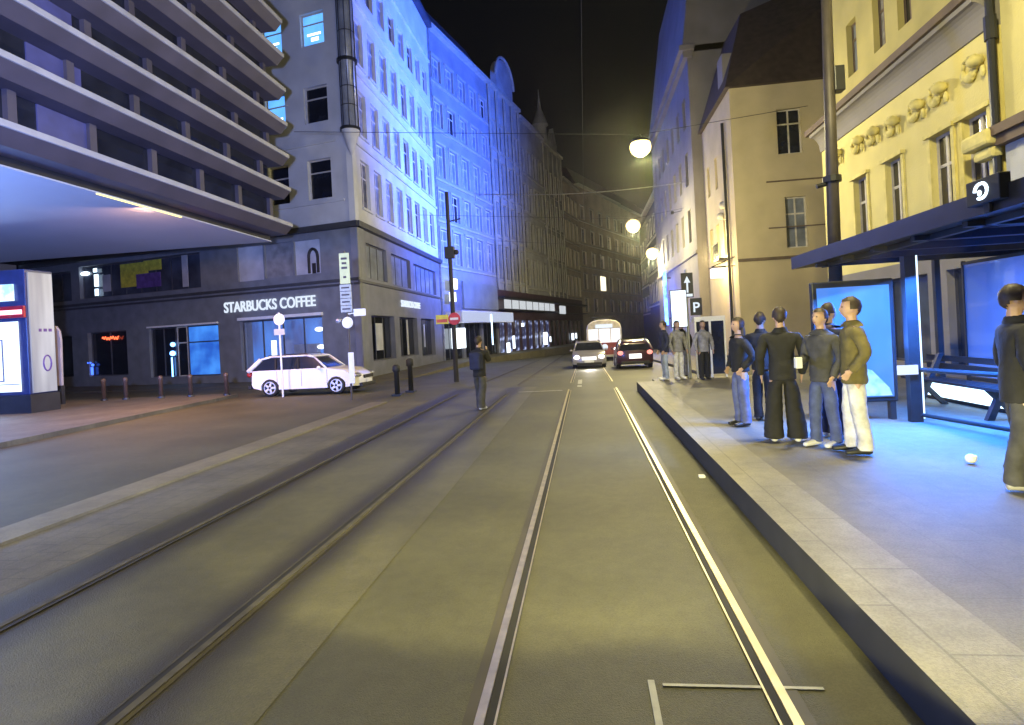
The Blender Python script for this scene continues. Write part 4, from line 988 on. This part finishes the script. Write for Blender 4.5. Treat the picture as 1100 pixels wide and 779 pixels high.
p = MB(); p.box(-.6, .6, -.04, .0, 2.36, 2.62); pp = p.build('destination_box', M['lwhite2'], TR)
for x in (-.75, .75):
    p = MB(); p.ball((x, -.02, .82), .13, 1, .5, 1, 12); p.build('headlight', M['headl'], TR, smooth=True)
p = MB(); p.ball((0, -.02, 1.0), .22, 1, .2, 1, 14); p.build('number_disc', M['lwhite2'], TR, smooth=True)
p = MB(); p.box(-1.0, 1.0, -.12, .1, .28, .45); p.build('bumper', M['zinc'], TR, bevel=.03)
p = MB()
for z in (0, 1): p.path([(-.7, 3.5, 3.05+.0), (-.5, 4.2+z*.8, 3.5), (-.2, 3.6, 4.1)], .02)
p.tube((-.9, 3.6, 3.2), (.9, 3.6, 3.2), .03); p.box(-.6, .6, 3.0, 5.0, 2.95, 3.08); p.build('pantograph', M['dark'], TR)
for y in (2.2, 9.0):
    p = MB(); p.box(-1.0, 1.0, y-.9, y+.9, .12, .34)
    for dx in (-.7, .7):
        for dy in (-.8, .8): p.lathe([(.33, -.06), (.33, .06)], (dx, y+dy, .33), 16, 'X')
    p.build('bogie', M['black'], TR)

# ================================================================ PEOPLE
M['skin'] = mat('skin', (.42, .27, .20), .55, 0, .1, 6); M['hair'] = mat('hair', (.03, .02, .015), .6, 0, .3, 30); M['hair2'] = mat('brown_hair', (.09, .055, .03), .6, 0, .3, 30)
def cloth(name, c): return mat(name, c, .85, 0, .3, 9, .5, 14)
from mathutils import noise as mnoise
def rumple(me, amp, fr, seed=0):
    for v in me.vertices:
        q = Vector((v.co.x*fr+seed, v.co.y*fr, v.co.z*fr*1.6)); d = mnoise.noise(q)*.7+mnoise.noise(q*2.3)*.4
        v.co += v.normal*d*amp
def skin(name, chains, m, parent, sub=1):
    """chains: list of lists of (x,y,z,rx,ry); chains may start with an int = index of an existing vertex"""
    vs = []; es = []; rad = []; names = {}
    for ch in chains:
        prev = None
        for it in ch:
            if isinstance(it, str): prev = names[it]; continue
            if isinstance(it[0], str): nm, it = it[0], it[1:]
            else: nm = None
            vs.append(it[:3]); rad.append((it[3], it[4] if len(it) > 4 else it[3])); i = len(vs)-1
            if nm: names[nm] = i
            if prev is not None: es.append((prev, i))
            prev = i
    me = bpy.data.meshes.new('sk'); me.from_pydata(vs, es, [])
    o = bpy.data.objects.new('sk', me); C.objects.link(o)
    sk = o.modifiers.new('skin', 'SKIN'); sk.use_smooth_shade = True; sk.branch_smoothing = .4
    for i, r in enumerate(rad):
        d = me.skin_vertices[0].data[i]; d.radius = r; d.use_root = (i == 0)
    ss = o.modifiers.new('sub', 'SUBSURF'); ss.levels = sub; ss.render_levels = sub
    dg = bpy.context.evaluated_depsgraph_get(); dg.update()
    me2 = bpy.data.meshes.new_from_object(o.evaluated_get(dg)); me2.name = name
    bpy.data.objects.remove(o); bpy.data.meshes.remove(me)
    me2.materials.clear(); me2.materials.append(m)
    for p_ in me2.polygons: p_.use_smooth = True; p_.material_index = 0
    if name in ('jacket', 'trousers'): rumple(me2, .013, 11, random.random()*50)
    ob = bpy.data.objects.new(name, me2); C.objects.link(ob); ob.parent = parent
    return ob
def head_into(body, lean):
    bm = bmesh.new(); bm.from_mesh(body.data); n0 = len(bm.verts)
    bmesh.ops.create_uvsphere(bm, u_segments=24, v_segments=18, radius=1)
    bm.verts.ensure_lookup_table()
    for v in bm.verts[n0:]:
        x, y, z = v.co
        jaw = 1-.30*max(0, -z)**1.5; k = 1-.10*max(0, -z)
        X = .076*x*jaw; Y = .098*y*k-(.012*max(0, -z) if y < 0 else -.0); Z = .118*z
        if y < -.8 and abs(x) < .25 and -.35 < z < .15: Y -= .020*(1-abs(x)/.25)*(1-abs(z+.12)/.28 if abs(z+.12) < .28 else 0)
        if y < -.75 and .15 < abs(x) < .55 and .02 < z < .28: Y += .008
        v.co = (X, Y+lean-.012, Z+1.655)
    for sx in (-1, 1):
        bmesh.ops.create_uvsphere(bm, u_segments=8, v_segments=6, radius=.03, matrix=Matrix.Translation((sx*.077, lean+.0, 1.65)) @ Matrix.Diagonal((.35, .7, 1.1, 1)))
    bm.to_mesh(body.data); bm.free()
    r = body.modifiers.new('r', 'REMESH'); r.mode = 'VOXEL'; r.voxel_size = .0085; r.use_smooth_shade = True
    dg = bpy.context.evaluated_depsgraph_get(); dg.update()
    me = bpy.data.meshes.new_from_object(body.evaluated_get(dg)); old = body.data
    body.modifiers.clear(); body.data = me; me.name = 'body'; bpy.data.meshes.remove(old)
    if not me.materials: me.materials.append(M['skin'])
def person(label, loc, rz, top, legs, shoe, hair='hair', scale=1.0, wide=0, coat=.88, stance=(.09, 0, -.09, 0), arms=None, female=False, hairlen=0, group=None, lean=0, hood=False):
    t = thing('person', label, 'person', loc, rz, group); t.scale = (scale,)*3
    lx, ly, rx_, ry = stance
    A = arms or (((.27, .03, 1.14), (.25, -.09, .90)), ((-.27, .03, 1.14), (-.25, -.09, .90)))
    sw_ = .175 if female else .20
    ch = [[('pel', 0, 0, .96, .13, .10), (0, 0, 1.12, .12, .09), ('che', 0, lean*.5, 1.32, .15, .10), ('nb', 0, lean, 1.44, .075, .07), (0, lean+.005, 1.50, .062, .064), (0, lean, 1.56, .060, .064), (0, lean, 1.64, .055, .06)]]
    for s_, fx, fy in ((1, lx, ly), (-1, rx_, ry)):
        ch += [['pel', (s_*.09, 0, .88, .085, .09), ((s_*.09+fx)/2+.0, fy*.5-.02, .50, .058, .062), (fx, fy+.01, .10, .036, .04), (fx, fy-.02, .055, .036, .035), (fx+s_*.01, fy-.13, .04, .038, .024)]]
    for s_, (el, wr) in zip((1, -1), A):
        e = Vector(el); w_ = Vector(wr); d = (w_-e).normalized()
        pm_ = w_+d*.075; side = d.cross(Vector((1, 0, 0)) if abs(d.x) < .8 else Vector((0, 0, 1))).normalized()
        ch += [['che', (s_*sw_*.75, lean, 1.40, .06, .06), (s_*sw_, lean, 1.385, .055, .055), (*e, .040, .042), (*w_, .028, .026), ('pm%d' % s_, *pm_, .034, .020)]]
        for k in range(4):
            off = side*((k-1.5)*.019); ln = (.07, .08, .075, .058)[k]
            q = pm_+off*1.2+d*ln*.55; r = q+d*ln*.35+Vector((0, -.014, -.004))
            ch += [['pm%d' % s_, (*(pm_+off+d*.018), .010, .010), (*q, .0095, .0095), (*r, .009, .009)]]
        th = w_+d*.03+side*.03
        ch += [['pm%d' % s_, (*th, .012, .011), (*(th+d*.035+side*.012), .010, .010)]]
    body = skin('body', ch, M['skin'], t); head_into(body, lean)
    e_ = MB()
    for s_ in (-1, 1): e_.ball((s_*.030, lean-.094, 1.672), .012, 1, .6, .7, 8)
    e_.build('eyes', M['black'], t)
    e_ = MB(); e_.ball((0, lean-.106, 1.598), .022, 1, .35, .25, 8); e_.build('mouth', M['lips'], t)
    W = wide
    tc = [[(0, 0, 1.02, .15, .12), ('p', 0, 0, .96, .155, .12), (0, 0, .9, .16, .125)]]
    for s_, fx, fy in ((1, lx, ly), (-1, rx_, ry)):
        tc += [['p', (s_*.095, 0, .84, .10+W*.35, .105), ((s_*.09+fx)/2, fy*.5-.02, .50, .080+W*.6, .083+W*.5), (fx, fy+.01, .24, .070+W, .073+W), (fx, fy+.01, .10, .074+W*1.2, .08+W), (fx, fy+.01, .075, .075+W*1.2, .082+W), (fx, fy+.01, .05, .075+W*1.2, .082+W)]]
    skin('trousers', tc, legs, t, 2)
    jc = [[('j', 0, 0, coat-.05, .18, .145), (0, 0, coat-.03, .18, .145), (0, 0, coat+.06, .18, .142), (0, 0, 1.04, .175, .138), (0, lean*.3, 1.18, .175, .135), ('c', 0, lean*.6, 1.33, .19, .138), (0, lean, 1.44, .12, .11), (0, lean, 1.49, .085, .09), (0, lean, 1.52, .08, .085)]]
    for s_, (el, wr) in zip((1, -1), A):
        w_ = Vector(wr); e = Vector(el); d = (w_-e).normalized(); we = w_+d*.015
        jc += [['c', (s_*sw_, lean, 1.385, .085, .085), (*((Vector((s_*sw_, lean, 1.39))+e)/2), .074, .076), (*e, .066, .068), (*((e+we)/2), .058, .060), (*(we-d*.02), .050, .050), (*we, .050, .050)]]
    skin('jacket', jc, top, t, 2)
    hb = MB()
    if hood: hb.ball((0, lean+.02, 1.655), .125, .95, 1.05, 1.15, 20)
    else:
        hb.ball((0, lean+.002, 1.672), .112, .80, 1.0, 1.06, 24)
        if hairlen: hb.ball((0, lean+.055, 1.64-hairlen/2), .085, 1.0, .62, .9+hairlen*5, 16)
    h_ = hb.build('hood' if hood else 'hair', top if hood else M[hair], t, smooth=True)
    bm = bmesh.new(); bm.from_mesh(h_.data)
    bmesh.ops.delete(bm, geom=[v for v in bm.verts if (v.co.y < lean-.035 and v.co.z < 1.715) or (v.co.z < 1.62 and not hairlen and not hood and v.co.y < lean+.05)], context='VERTS'); bm.to_mesh(h_.data); bm.free()
    if not hood: rumple(h_.data, .012, 45, random.random()*9)
    for s_, fx, fy in ((1, lx, ly), (-1, rx_, ry)):
        skin('shoe', [[(fx, fy+.08, .05, .044, .044), (fx, fy+.05, .05, .050, .046), (fx, fy-.03, .055, .050, .048), (fx+s_*.012, fy-.12, .042, .052, .036), (fx+s_*.012, fy-.18, .036, .044, .030), (fx+s_*.012, fy-.20, .034, .04, .026)]], shoe, t)
    return t
M['lips'] = mat('lips', (.30, .12, .10), .5)
black = cloth('black_cloth', (.012, .012, .014)); navy = cloth('navy_cloth', (.02, .025, .06)); jean = cloth('denim', (.06, .08, .19)); slate = cloth('slate_denim', (.10, .12, .24))
wht = cloth('white_cloth', (.55, .55, .58)); olive = cloth('olive_cloth', (.12, .10, .035)); dgrey = cloth('dark_grey_cloth', (.05, .05, .055)); grey = cloth('grey_cloth', (.22, .22, .25))
shw = mat('white_shoe', (.65, .65, .68), .5); shb = mat('black_shoe', (.02, .02, .02), .5)
pz = .25
ARM = {'pocket': (((.31, .06, 1.15), (.22, -.07, .97)), ((-.31, .05, 1.15), (-.22, -.08, .97))), 'fold': (((.27, -.02, 1.14), (.06, -.19, 1.16)), ((-.27, -.02, 1.14), (-.06, -.17, 1.20)))}
person('person in flared slate blue trousers and black top standing left in the group', (2.40, 9.5, pz), math.radians(-75), black, slate, shb, scale=.96, arms=ARM['pocket'], wide=.015, female=True, hairlen=.2, coat=.93)
person('person in black standing half hidden behind the wide-trousered one', (2.85, 9.9, pz), math.radians(150), black, black, shb, scale=1.0, arms=ARM['fold'])
person('person in very wide black trousers and black coat with white shoes', (2.60, 8.15, pz), math.radians(170), black, black, shw, scale=1.02, wide=.055, coat=.86, stance=(.14, 0, -.14, 0))
P3 = person('person in blue jeans holding a pale phone in the middle of the group', (2.98, 7.8, pz), math.radians(-60), dgrey, jean, shw, scale=.99, stance=(.1, .05, -.1, -.06), arms=(((.25, .04, 1.15), (.22, -.09, .92)), ((-.24, -.02, 1.14), (-.12, -.24, 1.10))))
ph = MB(); ph.box(2.60, 2.68, 7.62, 7.70, pz+1.02, pz+1.16); tag(ph.build('phone', M['white'], bevel=.01), 'pale phone held by the person in blue jeans', 'phone')
person('person in navy trousers and dark jacket with white shoes, behind the jeans wearer', (3.30, 8.35, pz), math.radians(120), navy, navy, shw, scale=1.03, arms=ARM['pocket'])
person('person in white trousers and olive jacket at the right of the group', (3.16, 7.35, pz), math.radians(-100), olive, wht, shb, scale=1.05, arms=ARM['pocket'], wide=.012, coat=.84, stance=(.11, .04, -.11, -.04))
person('person in a long black coat and dark sneakers at the right picture edge', (3.86, 5.75, pz), math.radians(75), black, dgrey, mat('sneaker', (.30, .30, .32), .5), scale=1.04, coat=.80, wide=.01, stance=(.1, -.05, -.1, .08))
P7 = person('person in black jacket and white shoes crossing the tracks alone', (-2.72, 14.5, 0), math.radians(160), black, dgrey, shw, scale=1.05, wide=.03, coat=.84, stance=(.07, -.10, -.07, .10), arms=(((.25, -.05, 1.16), (.12, -.22, 1.35)), ((-.26, -.03, 1.17), (-.12, -.20, 1.42))), lean=-.02, hood=False)
bpk = MB(); bpk.box(-.16, .16, .03, .24, 1.02, 1.46); bp_ = bpk.build('backpack', cloth('backpack_blue', (.015, .02, .06)), bevel=.05)
bp_.location = P7.location; bp_.rotation_euler = P7.rotation_euler; tag(bp_, 'dark blue backpack worn by the person crossing the tracks', 'backpack')
person('person in white trousers and grey top at the platform end by the display', (2.75, 17.9, pz), math.radians(20), grey, wht, shw, scale=.99, female=True, hairlen=.15)
person('person in pale blue trousers at the platform end, leftmost there', (2.35, 17.9, pz), math.radians(-80), navy, cloth('pale_blue_cloth', (.3, .36, .55)), shw, scale=1.0)
person('person in all black with long hair at the platform end by the cabinet', (3.42, 17.5, pz), math.radians(10), grey, black, shb, scale=.97, female=True, hairlen=.25)
person('person with brown hair in grey trousers behind the platform end sign', (3.0, 18.7, pz), math.radians(180), black, grey, shb, 'hair2', scale=1.0)

# ================================================================ HAZE
mb = MB(); mb.box(-70, 70, -40, 160, -4, 45); hz = mb.build('haze', None); hz.data.materials.clear()
hm = bpy.data.materials.new('haze'); hm.use_nodes = True; hn = hm.node_tree; hn.nodes.clear()
ho = hn.nodes.new('ShaderNodeOutputMaterial'); hv = hn.nodes.new('ShaderNodeVolumePrincipled')
hv.inputs['Color'].default_value = (.8, .8, .82, 1); hv.inputs['Density'].default_value = .0005; hv.inputs['Anisotropy'].default_value = .9  # thin volume added to give the street lamps halos
hn.links.new(hv.outputs[0], ho.inputs['Volume']); hz.data.materials.append(hm); tag(hz, kind='stuff')
S.cycles.volume_bounces = 0
